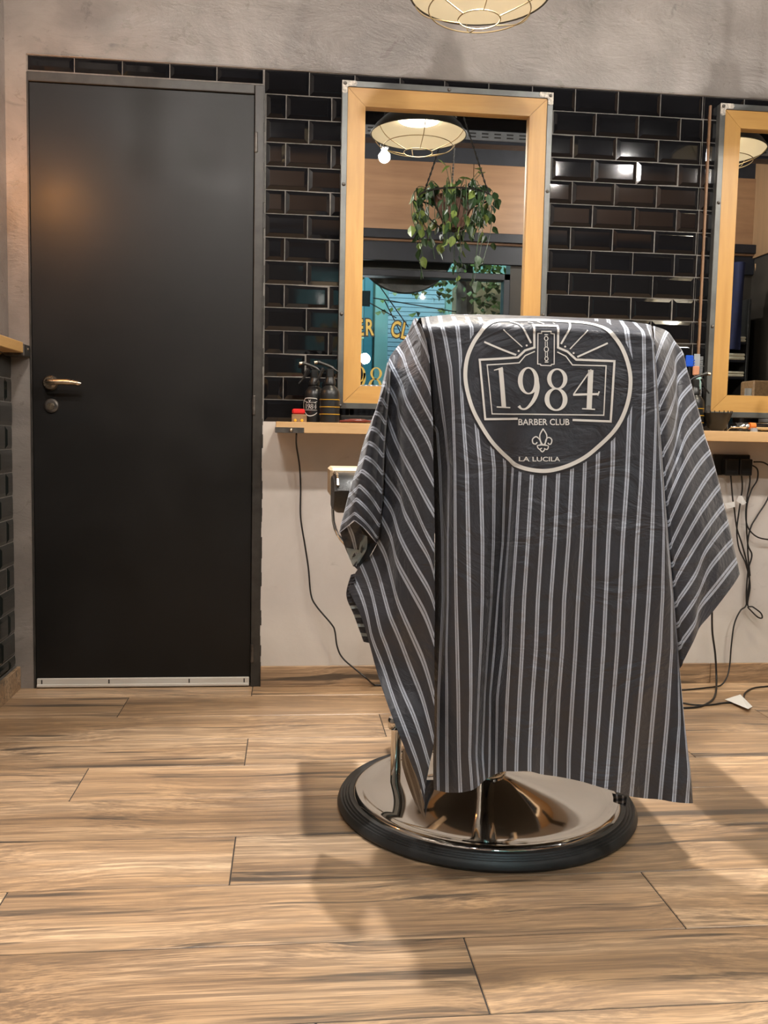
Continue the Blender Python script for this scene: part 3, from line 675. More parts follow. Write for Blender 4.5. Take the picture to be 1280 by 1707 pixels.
for s_, nm in ((-1, 'left'), (1, 'right')):
    xo = CX+s_*.432
    xs = sorted((xo, xo-s_*.12))
    ap = MB()
    pr = [(-1.12,.765), (-1.115,.735), (-1.09,.712), (-1.0,.705), (-.93,.71), (-.925,.79), (-.97,.800), (-1.06,.797), (-1.105,.787)]; n = len(pr)
    for xa, k in ((xs[0]+.012, 0), (xs[0], 1), (xs[1], 1), (xs[1]-.012, 0)):
        cz = .752; cy_ = -1.02; sh_ = 1 if k == 0 else .94
        ap.v += [(xa, cy_+(p-cy_)*(1 if k == 0 else .96), cz+(q-cz)*(1 if k == 0 else .8)) for p, q in pr]
    # order: inner ring first for rounding
    rings = [1, 0, 3, 2]
    order = [n*1, n*0, n*3, n*2]
    for a, b_i in ((0, 1), (1, 2), (2, 3)):
        for j in range(n): ap.f.append((order[a]+j, order[a]+(j+1) % n, order[b_i]+(j+1) % n, order[b_i]+j)); ap.mi.append(0)
    ap.f += [tuple(order[0]+j for j in range(n)), tuple(order[3]+j for j in range(n))[::-1]]; ap.mi += [0, 0]
    ap.build('arm_pad', 'leather', ch, smooth=True)
    MB().tube([(xs[0]+.008, p, q) for p, q in [(-1.115,.775), (-1.10,.788), (-1.05,.799), (-.97,.801), (-.93,.793)]], .0035, 6).build('piping', 'chromeb', ch)
    MB().bbox(xs[0]-.001, xs[1]-.002, -.922, -.76, .735, .808, .006).build('arm_panel', 'cream', ch)
    MB().tube(smooth_pts([(xs[0]+.005 if s_ < 0 else xs[1]-.005, -.95, .735), (xs[0]+.012 if s_ < 0 else xs[1]-.012, -.95, .66), (xs[0]+.06 if s_ < 0 else xs[1]-.06, -.95, .60), (CX+s_*.22, -.95, .47)], 4), .004, 8).build('arm_rod', 'chrome', ch, smooth=True)
fr_ = MB(); fr_.tube([(CX-.13, -.72, .44), (CX-.13, -.50, .20)], .014, 8); fr_.tube([(CX+.13, -.72, .44), (CX+.13, -.50, .20)], .014, 8); fr_.bbox(CX-.19, CX+.19, -.53, -.45, .18, .21, .006)
fr_.build('footrest', 'chrome', ch)
pe = atY(661, 1205, -1.0)
MB().tube([(pe.x, -1.0, .03), (pe.x, -1.0, pe.z-.01)], .013, 14).build('side_post', 'chrome', ch, smooth=True)
MB().lathe([(0,-.014), (.015,-.014), (.018,-.008), (.018,.008), (.015,.014), (0,.014)], (pe.x-.004, -1.0, pe.z), 20).build('side_knob', 'chrome', ch, smooth=True)
# ================================================================== CAPE
def track(pts, n):
    P = np.array(pts, float); S_ = smooth_pts([(a, b, 0) for a, b in P], 8) if len(P) > 2 else [Vector((a, b, 0)) for a, b in P]
    Q = np.array([(v.x, v.y) for v in S_]); d = np.r_[0, np.cumsum(np.linalg.norm(np.diff(Q, axis=0), axis=1))]; s = np.linspace(0, d[-1], n)
    return np.c_[np.interp(s, d, Q[:,0]), np.interp(s, d, Q[:,1])]
def cr_up(A, n):      # Catmull-Rom upsampling along axis 0
    out = []
    for i in range(len(A)-1):
        a, b, c, d = A[max(i-1,0)], A[i], A[i+1], A[min(i+2,len(A)-1)]
        for j in range(n):
            t = j/n; out.append(.5*((2*b)+(c-a)*t+(2*a-5*b+4*c-d)*t*t+(3*b-a-3*c+d)*t**3))
    out.append(A[-1]); return np.array(out)
RP = np.array([(v.x, v.y) for v in smooth_pts([(x, y, 0) for x, y in RING+[RING[0]]], 3)])/4.129+np.array([760, 510])
def ring_dist(px, py):
    n = len(RP)-1; best = 1e9; ins = False
    for i in range(n):
        ax, ay = RP[i]; bx, by = RP[i+1]; dx, dy = bx-ax, by-ay; L = dx*dx+dy*dy or 1e-9
        t = max(0, min(1, ((px-ax)*dx+(py-ay)*dy)/L)); best = min(best, (px-ax-t*dx)**2+(py-ay-t*dy)**2)
        if (ay > py) != (by > py) and px < (bx-ax)*(py-ay)/(by-ay)+ax: ins = not ins
    d = math.sqrt(best); return -d if ins else d
class Cloth:
    def __init__(s): s.v = []; s.f = []; s.uv = []; s.band = []; s.mi = []
    def grid(s, A, k=0, masked=False):   # A[r,c] = X,Y,Z,u,px,py
        R, C = A.shape[:2]; b = len(s.v)
        for r in range(R):
            for c in range(C):
                X, Y, Z, u, px, py = A[r, c]; s.v.append((X, Y, Z)); s.uv.append((u, Z))
                s.band.append(ring_dist(px, py)-8 if masked and 760 < px < 1075 and py < 805 else 10)
        for r in range(R-1):
            for c in range(C-1): s.f.append((b+r*C+c, b+r*C+c+1, b+(r+1)*C+c+1, b+(r+1)*C+c)); s.mi.append(k)
cl = Cloth()
CY = -.165
def W3(px, py, Y): q = atY(px, py, Y+CY); return (q.x, q.y, q.z)
OUT = [(690,533),(700,529.5),(716,527),(732,525.5),(760,524),(800,524),(900,527),(1000,531),(1050,536),(1083,541),(1092,544)]
def outy(x): return float(np.interp(x, [p[0] for p in OUT], [p[1] for p in OUT]))
C_ = {   # columns of the back panel, each following one printed stripe
 'L': (-.5, [(701,529),(709,563),(714,600),(717,654),(719,702),(721,760),(724,800),(725,900),(724,1000),(722,1100),(722,1200),(722,1300),(723,1316)]),
 'a': (0, [(706,529),(714,563),(719,600),(723,650),(727,700),(733,778),(738,900),(739,1000),(735,1080),(731,1160),(729.5,1260),(730.5,1318)]),
 'b': (1, [(711,528),(720,563),(725,597),(735,666),(742,718),(748,780),(746,900),(746,1000),(743.5,1080),(744.5,1160),(744.5,1260),(745,1321)]),
 'c': (2, [(732,526),(742,563),(751,614),(755,675),(758,780),(758.6,900),(760,1000),(762,1080),(763.8,1160),(765,1260),(767.5,1321)]),
 'd': (3, [(753,524),(762,541),(767,589),(769.7,666),(774,726),(778,780),(780.4,900),(782,1000),(784.4,1080),(785,1160),(783,1260),(787,1317)]),
 'e': (4, [(776,524),(786,545),(790,666),(800.8,780),(804.3,900),(804,1000),(801.5,1080),(797.5,1160),(794,1260),(798,1310)]),
 'f': (5, [(797,524),(806,545),(812,666),(823.7,780),(822.6,900),(819,1000),(813,1080),(808,1160),(804,1260),(807.5,1301)]),
 'g': (6, [(818,524.5),(826,545),(831,666),(841.8,780),(838.3,900),(829.6,1000),(824.2,1080),(817,1160),(816,1260),(815,1296)]),
 'h': (7, [(840,525),(846,545),(848,666),(854.7,780),(847.2,900),(840,1000),(838.3,1080),(828.8,1160),(827,1260),(827,1290)]),
 'i': (8, [(862,526),(866,545),(866,666),(867,780),(860.5,900),(853.5,1000),(850,1080),(845.5,1160),(841,1260),(841,1286)]),
 'j': (9, [(884,526.5),(887,545),(887,666),(887,780),(880,900),(873.4,1000),(870.4,1080),(865.8,1160),(861,1260),(860.5,1286)]),
 'k': (10, [(905,527),(908,545),(908.5,666),(908.6,780),(902.7,900),(896.4,1000),(893.4,1080),(887.5,1160),(882.5,1260),(882.5,1286)]),
 'l': (11, [(927,528),(930,545),(931,666),(930.8,780),(925,900),(918,1000),(914.5,1080),(908.8,1160),(903.8,1260),(903,1291)]),
 'm': (12, [(949,529),(952,545),(953.6,666),(953.6,780),(947.7,900),(940.2,1000),(937.4,1080),(931,1160),(926,1260),(925,1294)]),
 'n': (13, [(970,530),(973,545),(976,666),(974.7,780),(970,900),(963.5,1000),(959.5,1080),(953,1180),(948,1260),(947.5,1298)]),
 'o': (14, [(993,531),(996,545),(999,666),(996,780),(991,900),(988,1000),(983,1080),(976,1200),(970,1303)]),
 'p': (15, [(1013,532),(1017,548),(1023,666),(1021,780),(1014,900),(1009.5,1000),(1006,1080),(997.6,1200),(990,1309)]),
 'q': (16, [(1034,534),(1044,548),(1051,600),(1050,680),(1045,800),(1038,900),(1033,1000),(1029,1080),(1019.7,1200),(1010,1315)]),
 'r': (17, [(1056,537),(1073,553),(1074,640),(1071,726),(1068.7,800),(1062,900),(1057,1000),(1052,1080),(1040.7,1200),(1030.5,1321)]),
 's': (18, [(1078,540),(1088,570),(1091,623),(1093.6,692),(1091.5,760),(1090,800),(1086.5,900),(1081,1000),(1075,1080),(1063.8,1200),(1052,1328)]),
 't': (19, [(1081,541),(1089,572),(1092.5,623),(1096,692),(1100,760),(1104,820),(1106.7,880),(1104.5,995),(1099.4,1080),(1087.6,1200),(1076,1331)]),
 'u': (20, [(1082,541),(1089.5,573),(1093.5,623),(1097.5,692),(1102,760),(1107,830),(1112,900),(1119.8,995),(1120,1080),(1112,1200),(1100,1333)]),
 'v': (21, [(1083,541),(1090,574),(1094,623),(1098,692),(1103,760),(1108,830),(1114,900),(1122,995),(1129.8,1080),(1133,1200),(1123,1337)]),
 'w': (22, [(1084,541.5),(1090.5,575),(1094.5,623),(1098.5,692),(1103.5,760),(1108.5,830),(1115,910),(1123,995),(1131,1100),(1141,1210),(1149,1290),(1145,1339)]),
 'E': (22.5, [(1085,542),(1091,576),(1095,623),(1099,692),(1104,760),(1109,830),(1115.5,912),(1123.5,1000),(1131.5,1100),(1142,1215),(1152,1295),(1155,1339)])}
UOV = {'t': 19, 'u': 20, 'v': 21, 'w': 22}
NR = 54; cols = []
for key, (u, tr_) in C_.items():
    ys = [p[1] for p in tr_]; xs_ = [p[0] for p in tr_]; y0, y1 = ys[0], ys[-1]; col = []
    for bd in ((-.02, .0, 1), (-.012, -.07, 0), (0, -.14, 0)):
        pass
    for r in range(NR):
        t = (r/(NR-1))**1.25; y = y0+(y1-y0)*t; x = float(np.interp(y, ys, xs_)); dy = y-y0
        q = min(1, dy/20); Y = -1.20-.092*math.sin(q*math.pi/2)
        Y -= .02*math.sin(min(1, max(0, (y-560)/700))*math.pi/2)
        # folds
        sm = max(0, min(1, (y-640)/300)); sm = sm*sm*(3-2*sm)
        amp = {'e': .15, 'f': .75, 'g': 1.0, 'h': .8, 'i': .15}.get(key, 0)
        Y += .032*amp*(.25+.75*sm)
        amp2 = {'L': .07, 'a': .055, 'b': .034, 'c': .010, 'd': -.004}.get(key, 0); Y += amp2*min(1, max(0, (y-600)/150))*.9
        Y += {'L': .025, 'a': .018, 'b': .008}.get(key, 0)*min(1, dy/60)
        # right edge turns back
        n_before = {'s': .004, 't': .014, 'u': .022, 'v': .030, 'w': .036, 'E': .05}.get(key, 0)
        Y += n_before*(1-max(0, min(1, (y-1050)/250))*.75)*min(1, dy/30)
        Y += .010*math.sin(u*.75+y*.004)*sm+.005*math.sin(u*1.7+1+y*.009)*sm
        if y > 1150: Y += .012*math.sin(u*1.1)*(y-1150)/180
        uu = u
        if key == 'a' and y < 720: uu = .42*max(0, min(1, (720-y)/20))
        if key == 'L': uu = -.5+(.95 if y < 700 else max(0, .95*(1-(y-700)/20)))
        if key in ('t','u','v','w','E') and y < 800:     # hidden in the fold: keep the stripe phase between prints
            pass
        col.append((*W3(x, y, Y), uu, x, y))
    # the cloth carries on over the backrest and down behind it
    X, Yt, Z, uu = col[0][:4]
    pre = [(X, -1.26, Z-.20, uu, 0, 0), (X, -1.265, Z-.06, uu, 0, 0), (X, -1.285, Z-.016, uu, 0, 0), (X, -1.325, Z-.001, uu, 0, 0)]
    pre.insert(0, (X, -1.235, Z-.45, uu, 0, 0))
    cols.append(np.array(pre+col))
A = np.stack(cols, 1); A = cr_up(A, 2); A = cr_up(A.transpose(1,0,2), 6).transpose(1,0,2)
# fix stripe phase / positions kept; clamp mask coordinates in the pre-rows
cl.grid(A, 0, True)
# left wing: one column per printed stripe, from the outer edge to the valley
LW = [[(695,531),(704,548),(711,570)],
 [(689,533),(700,560),(709,580),(716,600)],
 [(677,561),(687,585),(697.5,609),(709.5,632),(718,654)],
 [(661.4,579),(671.7,594),(680,620),(696,654),(708,678),(721.6,703)],
 [(647.7,601),(658,620),(670,644),(677,668),(697.5,706),(714.7,738),(722,761)],
 [(646,640),(661.4,671),(666.6,697),(689,738),(706,773),(723,806)],
 [(645,695),(656,726),(671.7,760.6),(692,798),(710,832),(724,856)],
 [(641,740),(648,760),(664,790),(679,819),(693,850),(707.5,884),(724,915)],
 [(639,791),(666,829.6),(674,855),(694.6,894),(715,930),(724,960)],
 [(636.6,827),(653.4,853),(666,894),(689.5,940),(715,984),(725,1012)],
 [(634,860.5),(651,894),(661,935),(684,979),(708,1023),(724,1066)],
 [(630,902),(643,927.5),(653,966),(664,1007),(687,1060),(707,1107),(724,1165)],
 [(618.6,926),(630,956),(640,992),(651,1030),(665,1062),(687,1120),(705,1167),(723,1235)],
 [(602,943),(615,974),(625,1012),(633,1049),(640,1067),(667,1142),(692,1200),(716,1275)],
 [(589,963),(602,992),(612,1025),(620,1064),(640,1115),(655,1162),(677,1220),(697,1275),(708,1318)],
 [(581,985),(598,1018),(612,1060),(630,1126),(651,1188),(678,1256),(698,1304),(708,1343)]]
NS = 16; rowsA = []
for k, tr_ in enumerate(LW):
    P = track(tr_, NS); row = []
    lo = max(0, min(1, (k-2)/9))
    for i, (x, y) in enumerate(P):
        s_ = i/(NS-1); Y = (-1.10-.04*lo)-(.185-.035*lo)*math.sin(s_*math.pi/2)
        Y += .014*math.sin(k*.9+s_*5)*s_*(1-s_)*4*lo+.02*math.exp(-((x-664)/10)**2)*(1 if 560 < y < 760 else 0)
        if k >= 10: Y += .012*math.sin(y*.035)*(1-s_)
        row.append((*W3(x, y, Y), k if k < 15 else 14.55, 0, 0))
    X, Y, Z = row[0][:3]
    if k < 8: pre = [(X+.03, Y+.14, Z-.01, row[0][3]-1.2, 0, 0), (X+.008, Y+.05, Z, row[0][3]-.4, 0, 0)]
    else: pre = [(X+.004, Y+.010, Z-.004, row[0][3], 0, 0), (X+.001, Y+.004, Z-.001, row[0][3], 0, 0)]
    X, Y, Z, uu = row[-1][:4]; row.append((X+.004, Y+.035, Z, uu+.2, 0, 0))
    rowsA.append(np.array(pre+row))
A = np.stack(rowsA, 0); A = cr_up(A, 6); A = cr_up(A.transpose(1,0,2), 2).transpose(1,0,2); cl.grid(A)
# left sleeve-like fold over the arm
SF = [((646,604),(647,604),(648,612)), ((637,640),(641,641),(646,651)), ((630,672),(632.5,666),(643.5,677)), ((620,700),(625.5,688),(641,704)), ((608,732),(619,714),(639,731)), ((602,752),(614,738),(637.5,759)),
 ((596,776),(609,762),(636.6,788)), ((588,800),(603,785),(636,819)), ((580,828),(599,810),(634,853)), ((574,852),(594,832),(632,876)), ((568,874),(591,856),(629,897)), ((565,890),(590,868),(627,905))]
rowsA = []
for k, (a, b_, c) in enumerate(SF):
    row = []
    for s_ in np.linspace(0, 1, 10):
        if s_ < .45: t = s_/.45; x, y = a[0]+(b_[0]-a[0])*t, a[1]+(b_[1]-a[1])*t
        else: t = (s_-.45)/.55; x, y = b_[0]+(c[0]-b_[0])*t, b_[1]+(c[1]-b_[1])*t+4*math.sin(t*math.pi)*-1
        Y = -1.12-.085*math.sin(min(1, s_*1.15)*math.pi*.8)
        row.append((*W3(x, y, Y), k, 0, 0))
    X, Y, Z = row[0][:3]; row.insert(0, (X+.02, Y+.10, Z, k-.7, 0, 0))
    X, Y, Z = row[-1][:3]; row.append((X+.01, Y+.05, Z, k, 0, 0))
    rowsA.append(np.array(row))
A = np.stack(rowsA, 0); A = cr_up(A, 5); A = cr_up(A.transpose(1,0,2), 2).transpose(1,0,2); cl.grid(A)
# right wing
RW = [[(1088,543),(1090,556),(1090,570)],
 [(1112,552),(1105.6,564.7),(1098,585),(1091,606)],
 [(1125,569),(1116,589),(1105,617),(1094,644)],
 [(1138,587),(1127,601),(1124.5,623),(1117,640),(1097,681)],
 [(1145,615),(1129.7,633),(1126,657.5),(1116,688),(1099,721)],
 [(1153,642),(1133,666),(1128,692),(1121,726),(1103,759)],
 [(1160,669.5),(1140,693.6),(1131.4,717.7),(1123,752),(1106,792)],
 [(1168,697),(1145,726),(1131.4,759),(1119.4,788),(1108,815)],
 [(1175,726),(1153.8,750),(1138,778),(1122,812),(1111,840)],
 [(1184,752),(1165,774),(1144,808),(1128,842),(1114,873)],
 [(1192,779),(1175,802),(1157,832),(1135,873),(1116,912)],
 [(1200,809),(1180,836),(1163,861),(1140,902),(1120,942)],
 [(1207,842),(1187,868),(1168,896),(1145,933),(1122,974)],
 [(1214,869),(1194,894),(1174,923),(1158,960),(1124.5,1009)],
 [(1221,901),(1200,925),(1179.7,952.5),(1161,995),(1128,1043)],
 [(1228,933),(1196,974),(1166,1012),(1158,1039),(1131,1077)],
 [(1233,957),(1220,978),(1188,1020),(1166,1046),(1157,1067),(1133,1114)]]
rowsA = []
for k, tr_ in enumerate(RW):
    P = track(tr_, NS); row = []; lo = max(0, min(1, (k-8)/6))
    for i, (x, y) in enumerate(P):
        s_ = i/(NS-1); Y = -1.09-.165*math.sin(min(1, s_*1.15)*math.pi/2)
        Y += .035*math.exp(-((x-1125)/9)**2)*(1 if y < 760 else max(0, 1-(y-760)/60))*min(1, max(0, (y-570)/40))
        Y += .018*math.sin(s_*6.5+k*.3)*s_*(1-s_)*4*lo
        row.append((*W3(x, y, Y), k if k < 16 else 15.6, 0, 0))
    X, Y, Z = row[0][:3]
    pre = [(X-.03, Y+.15, Z-.02, row[0][3]-1.2, 0, 0), (X-.006, Y+.05, Z-.002, row[0][3]-.4, 0, 0)] if k < 15 else [(X-.004, Y+.012, Z-.002, row[0][3], 0, 0), (X-.001, Y+.004, Z, row[0][3], 0, 0)]
    X, Y, Z, uu = row[-1][:4]; row.append((X-.006, Y+.04, Z, uu+.2, 0, 0)); rowsA.append(np.array(pre+row))
A = np.stack(rowsA, 0); A = cr_up(A, 6); A = cr_up(A.transpose(1,0,2), 2).transpose(1,0,2); cl.grid(A)
# turned-under bits showing the reverse side
def patch(L, R, Y0, Y1, k, u0, u1, n=10, m=7):
    a, b_ = track(L, n), track(R, n); G_ = []
    for i in range(n):
        row = []
        for j in range(m):
            t = j/(m-1); x, y = a[i]*(1-t)+b_[i]*t; row.append((*W3(x, y, Y0+(Y1-Y0)*t+.004*math.sin(i*1.3+j)), u0+(u1-u0)*t, 0, 0))
        G_.append(row)
    cl.grid(np.array(G_), k)
patch([(672,1248),(670,1275),(690,1335),(706,1362)], [(676,1248),(694,1290),(702,1320),(708,1366)], -1.17, -1.20, 1, 1.3, 3.2)
patch([(706,1300),(707,1335),(709,1366)], [(724,1300),(723,1318),(711,1345)], -1.22, -1.20, 0, .3, .6)
patch([(567,888),(576,915),(589,945)], [(594,866),(603,885),(604,920)], -1.10, -1.13, 0, 2.2, 3.8)
patch([(594,866),(602,885),(604,912)], [(627,905),(622,912),(606,934)], -1.09, -1.10, 1, .2, .45)
patch([(577,913),(582,930),(590,944)], [(599,917),(598,930),(594,944)], -1.105, -1.12, 2, .2, .3)
patch([(603,890),(598,917),(594,942)], [(612,894),(611,915),(598,938)], -1.125, -1.13, 2, .2, .3)
patch([(589,943),(600,922),(610,908)], [(598,952),(612,934),(630,903)], -1.115, -1.125, 0, .2, .45)
FL_, FR_ = track([(585,958),(577,992),(590,1026),(606,1070)], 23), track([(591,956),(595,990),(606,1022),(616,1072)], 23)
for i in range(22):
    k = 2 if i > 9 and i % 3 == 1 else 0
    patch([tuple(FL_[i]), tuple(FL_[i+1])], [tuple(FR_[i]), tuple(FR_[i+1])], -1.13+.004*(i % 2), -1.14, k, .2, .45, 3, 4)
patch([(1020,1322),(1022,1330),(1022,1337)], [(1045,1328),(1044,1336),(1043,1344)], -1.20, -1.21, 0, .3, 2.6)
patch([(724,1200),(724,1260),(724,1316)], [(742,1200),(742,1260),(742,1318)], -1.16, -1.20, 0, .3, .6)
co = cl
me = bpy.data.meshes.new('barber_cape'); me.from_pydata(co.v, [], co.f)
for q in ('cape', 'lining', 'pale'): me.materials.append(M[q])
me.polygons.foreach_set('material_index', co.mi); me.polygons.foreach_set('use_smooth', [True]*len(co.f))
uvl = me.uv_layers.new(name='UVMap'); li = np.zeros(len(me.loops), int); me.loops.foreach_get('vertex_index', li); uvl.data.foreach_set('uv', np.array(co.uv)[li].ravel())
at_ = me.attributes.new('band', 'FLOAT', 'POINT'); at_.data.foreach_set('value', co.band); me.update()
cape = bpy.data.objects.new('barber_cape', me); COL.objects.link(cape); ORG[cape.name] = Vector((0,0,0))
tag(cape, 'black barber cape with white double pinstripes and round 1984 print draped over the chair', 'cape')
bvh = BVHTree.FromPolygons(co.v, co.f)
def on_cape(u, v):
    q = atY(760+u/4.129, 510+v/4.129, -1.465); h = bvh.ray_cast(Vector((q.x, -2.2, q.z)), Vector((0,1,0)))
    if h[0] is None: return (q.x, -1.33, q.z)
    n_ = h[1] if h[1].y < 0 else -h[1]; p = h[0]+n_*.0011+Vector((0,-.0006,0)); return tuple(p)
em = flat_geo(emblem(), on_cape, 'printed_emblem', 'ink', cape); tag(em, 'white round 1984 print with razor blade, rays and lily')
# hem piping
def tubepx(name, pts, Y, r, mt, parent): return MB().tube([Vector(W3(x, y, Y)) for x, y in pts], r, 6).build(name, mt, parent)
# ================================================================== THINGS ON THE SHELF
def spray(x, y, label, trig, ring=False):
    t = thing('spray_bottle', label, 'bottle', (x, y, TOP), 'spray bottles on the shelf')
    r = .033; MB().lathe([(0,0), (r-.003,0), (r,.003), (r,.092), (r-.002,.104), (r-.010,.116), (.014,.124), (.013,.130)], (x, y, TOP), 40).build('bottle_body', 'plastic' if not ring else 'plastic', t, smooth=True)
    if not ring:
        for z in (.028, .052, .076): MB().lathe([(r+.0004,-.001), (r+.0012,-.0008), (r+.0012,.0008), (r+.0004,.001)], (x, y, TOP+z), 40).build('yellow_band', 'yellow', t)
    MB().lathe([(.016,.124), (.018,.126), (.018,.140), (.015,.144), (.015,.152), (0,.152)], (x, y, TOP), 28).build('collar', 'plastic', t, smooth=True)
    h = MB(); h.bbox(x-.012, x+.012, y-.010, y+.010, TOP+.150, TOP+.178, .003)
    h.tube(smooth_pts([(x+.028*trig, y, TOP+.168), (x, y, TOP+.185), (x-.03*trig, y, TOP+.196), (x-.042*trig, y, TOP+.198)], 4), [.002]*3+[.005]*6+[.007]*4, 8)
    h.build('spray_head', 'plastic', t, smooth=True)
    MB().tube(smooth_pts([(x-.022*trig, y, TOP+.180), (x-.030*trig, y, TOP+.165), (x-.036*trig, y, TOP+.150), (x-.052*trig, y, TOP+.130)], 4), [.006]*4+[.005]*5+[.003]*4, 8).build('trigger', 'plastic', t, smooth=True)
    MB().tube([(x-.042*trig, y, TOP+.198), (x-.052*trig, y, TOP+.197)], .006, 10).build('nozzle', 'chromeb', t)
    if ring:
        g_ = [stroke2(RING, 46, True)]+digits()+[stroke2([(205,779),(1066,795)], 20, smooth=False), stroke2([(203,243),(422,335)], 30, smooth=False), stroke2([(500,180),(560,300),(620,180)], 26, smooth=False), stroke2([(1052,254),(840,350)], 30, smooth=False), stroke2([(330,380),(440,330),(850,330),(960,390)], 22, smooth=False)]
        def fn(u, v):
            s_ = .064/1140; a = (u-635)*s_/(r+.0008); return (x-.004+(r+.0012)*math.sin(a-.25), y-(r+.0012)*math.cos(a-.25), TOP+.052-(v-600)*s_)
        flat_geo(g_, fn, 'printed_emblem', 'ink', t)
    return t
p1 = atY(549, 703, -.13); spray(p1.x, -.13, 'dark spray bottle with three yellow bands beside the left mirror corner', 1)
p2 = atY(526, 703, -.085); spray(p2.x-.005, -.075, 'dark spray bottle with round white 1984 label behind the yellow-banded one', 1, True)
p3 = atY(1157, 715, -.115); spray(p3.x-.004, -.115, 'dark spray bottle with yellow bands half hidden by the cape right side', -1)
# red-topped tin
q0, q1 = atY(486, 702, -.12), atY(511, 702, -.12)
t = thing('clip_box', 'small tan box with a bright red lid at the left shelf end', 'box', ((q0.x+q1.x)/2, -.12, TOP))
MB().bbox(q0.x, q1.x, -.14, -.10, TOP, TOP+.026, .002).build('box_body', 'amber', t)
MB().bbox(q0.x+.001, q1.x-.006, -.138, -.102, TOP+.026, TOP+.044, .005).build('lid', 'red', t)
for dx in (.012, .034): MB().lathe([(0,-.002),(.004,-.0015),(.005,0)], (q0.x+dx, -.14, TOP+.006), 10, axis='y').build('stud', 'yellow', t)
# razor and dark case next to the bottles
q0, q1 = atY(566, 700, -.10), atY(625, 697, -.10)
t = thing('straight_razor', 'closed dark red handled razor lying beside the yellow-banded bottle', 'razor', (q0.x, -.10, TOP))
MB().tube(smooth_pts([(q0.x, -.10, TOP+.006), (q0.x+.05, -.10, TOP+.010), (q0.x+.11, -.10, TOP+.008)], 4), [.004]*3+[.006]*4+[.003]*2, 8).build('handle', 'maroon', t, smooth=True)
MB().bbox(q0.x+.01, q0.x+.12, -.098, -.095, TOP+.004, TOP+.015, .001).build('blade', 'chrome', t)
tag(MB().bbox(q0.x+.004, q0.x+.20, -.065, -.03, TOP, TOP+.028, .004).build('dark_case', 'plastic', loc=(q0.x+.1, -.05, TOP)), 'long black case lying under the centre mirror edge', 'case')
# combs beside the right mirror, standing in a black cup
cp = atY(1164, 640, -.06)
t = thing('tool_cup', 'black cup of combs and clips in front of the frame reflection strip', 'cup', (cp.x, -.03, TOP))
MB().lathe([(0,0), (.022,0), (.026,.08), (.024,.08), (.020,.004), (0,.004)], (cp.x, -.034, TOP+.0), 28).build('cup_body', 'plastic', t, smooth=True)
def pxq(x, y, Y): return atY(x, y, Y)
cm = thing('wide_comb', 'grey wide comb standing up beside the frame reflection strip', 'comb', (cp.x, -.030, TOP+.05), 'combs in the cup')
a, b_ = pxq(1157, 590, -.03), pxq(1164, 660, -.03)
mbc = MB(); mbc.bbox(a.x, a.x+.022, -.032, -.028, TOP+.05, a.z, .001); mbc.build('comb_back', 'greyp', cm)
tt = MB(); z = TOP+.10
while z < a.z-.008: tt.bbox(a.x+.022, a.x+.034, -.0315, -.0285, z, z+.0025, .0005); z += .0052
tag(tt.build('teeth', 'greyp', cm), kind='stuff')
for nm, lab, mt, (x0, y0), (x1, y1), Y, cat in (('hair_clip', 'blue plastic hair clip standing in the cup', 'blue', (1143,592), (1155,612), -.048, 'clip'), ('razor_head', 'salmon coloured tool head standing in the cup', 'copper', (1155,610), (1165,626), -.056, 'tool'), ('clip_stick', 'pale teal stick standing in the cup', 'teal', (1160,628), (1168,650), -.062, 'tool'), ('black_brush', 'short black brush standing in the cup', 'plastic', (1148,612), (1156,648), -.040, 'brush')):
    a, b_ = pxq(x0, y0, Y), pxq(x1, y1, Y); t = thing(nm, lab, cat, ((a.x+b_.x)/2, Y, TOP+.03))
    mx_ = (a.x+b_.x)/2; w = abs(b_.x-a.x)
    MB().bbox(mx_-w/2, mx_+w/2, Y-.004, Y+.004, b_.z, a.z, .003).build('head', mt, t)
    if nm == 'hair_clip':
        for j in range(3): MB().bbox(mx_-w/2+.016, mx_+w/2+.006, Y-.002, Y+.002, b_.z+.004+j*.009, b_.z+.008+j*.009, .001).build('tooth', mt, t)
    MB().tube([(mx_, Y, b_.z+.004), (cp.x+.3*(mx_-cp.x), -.034+.4*(Y+.034), TOP+.02)], .003, 6).build('stem', 'plastic', t)
# tint bowl
q0, q1 = atY(1174, 712, -.13), atY(1219, 712, -.13); bx = atY(1195, 712, -.13).x
t = thing('tint_bowl', 'black mixing bowl with teeth along the rim on the shelf', 'bowl', (bx, -.13, TOP))
MB().lathe([(0,0), (.022,0), (.024,.006), (.030,.010), (.047,.058), (.050,.062), (.046,.061), (.028,.012), (0,.010)], (bx, -.13, TOP), 40).build('bowl_body', 'plastic', t, smooth=True)
for i in range(9):
    a = math.radians(195+i*18.5); MB().bbox(bx+.048*math.cos(a)-.0015, bx+.048*math.cos(a)+.0015, -.13+.048*math.sin(a)-.001, -.13+.048*math.sin(a)+.001, TOP+.060, TOP+.070, .0004).build('tooth', 'plastic', t)
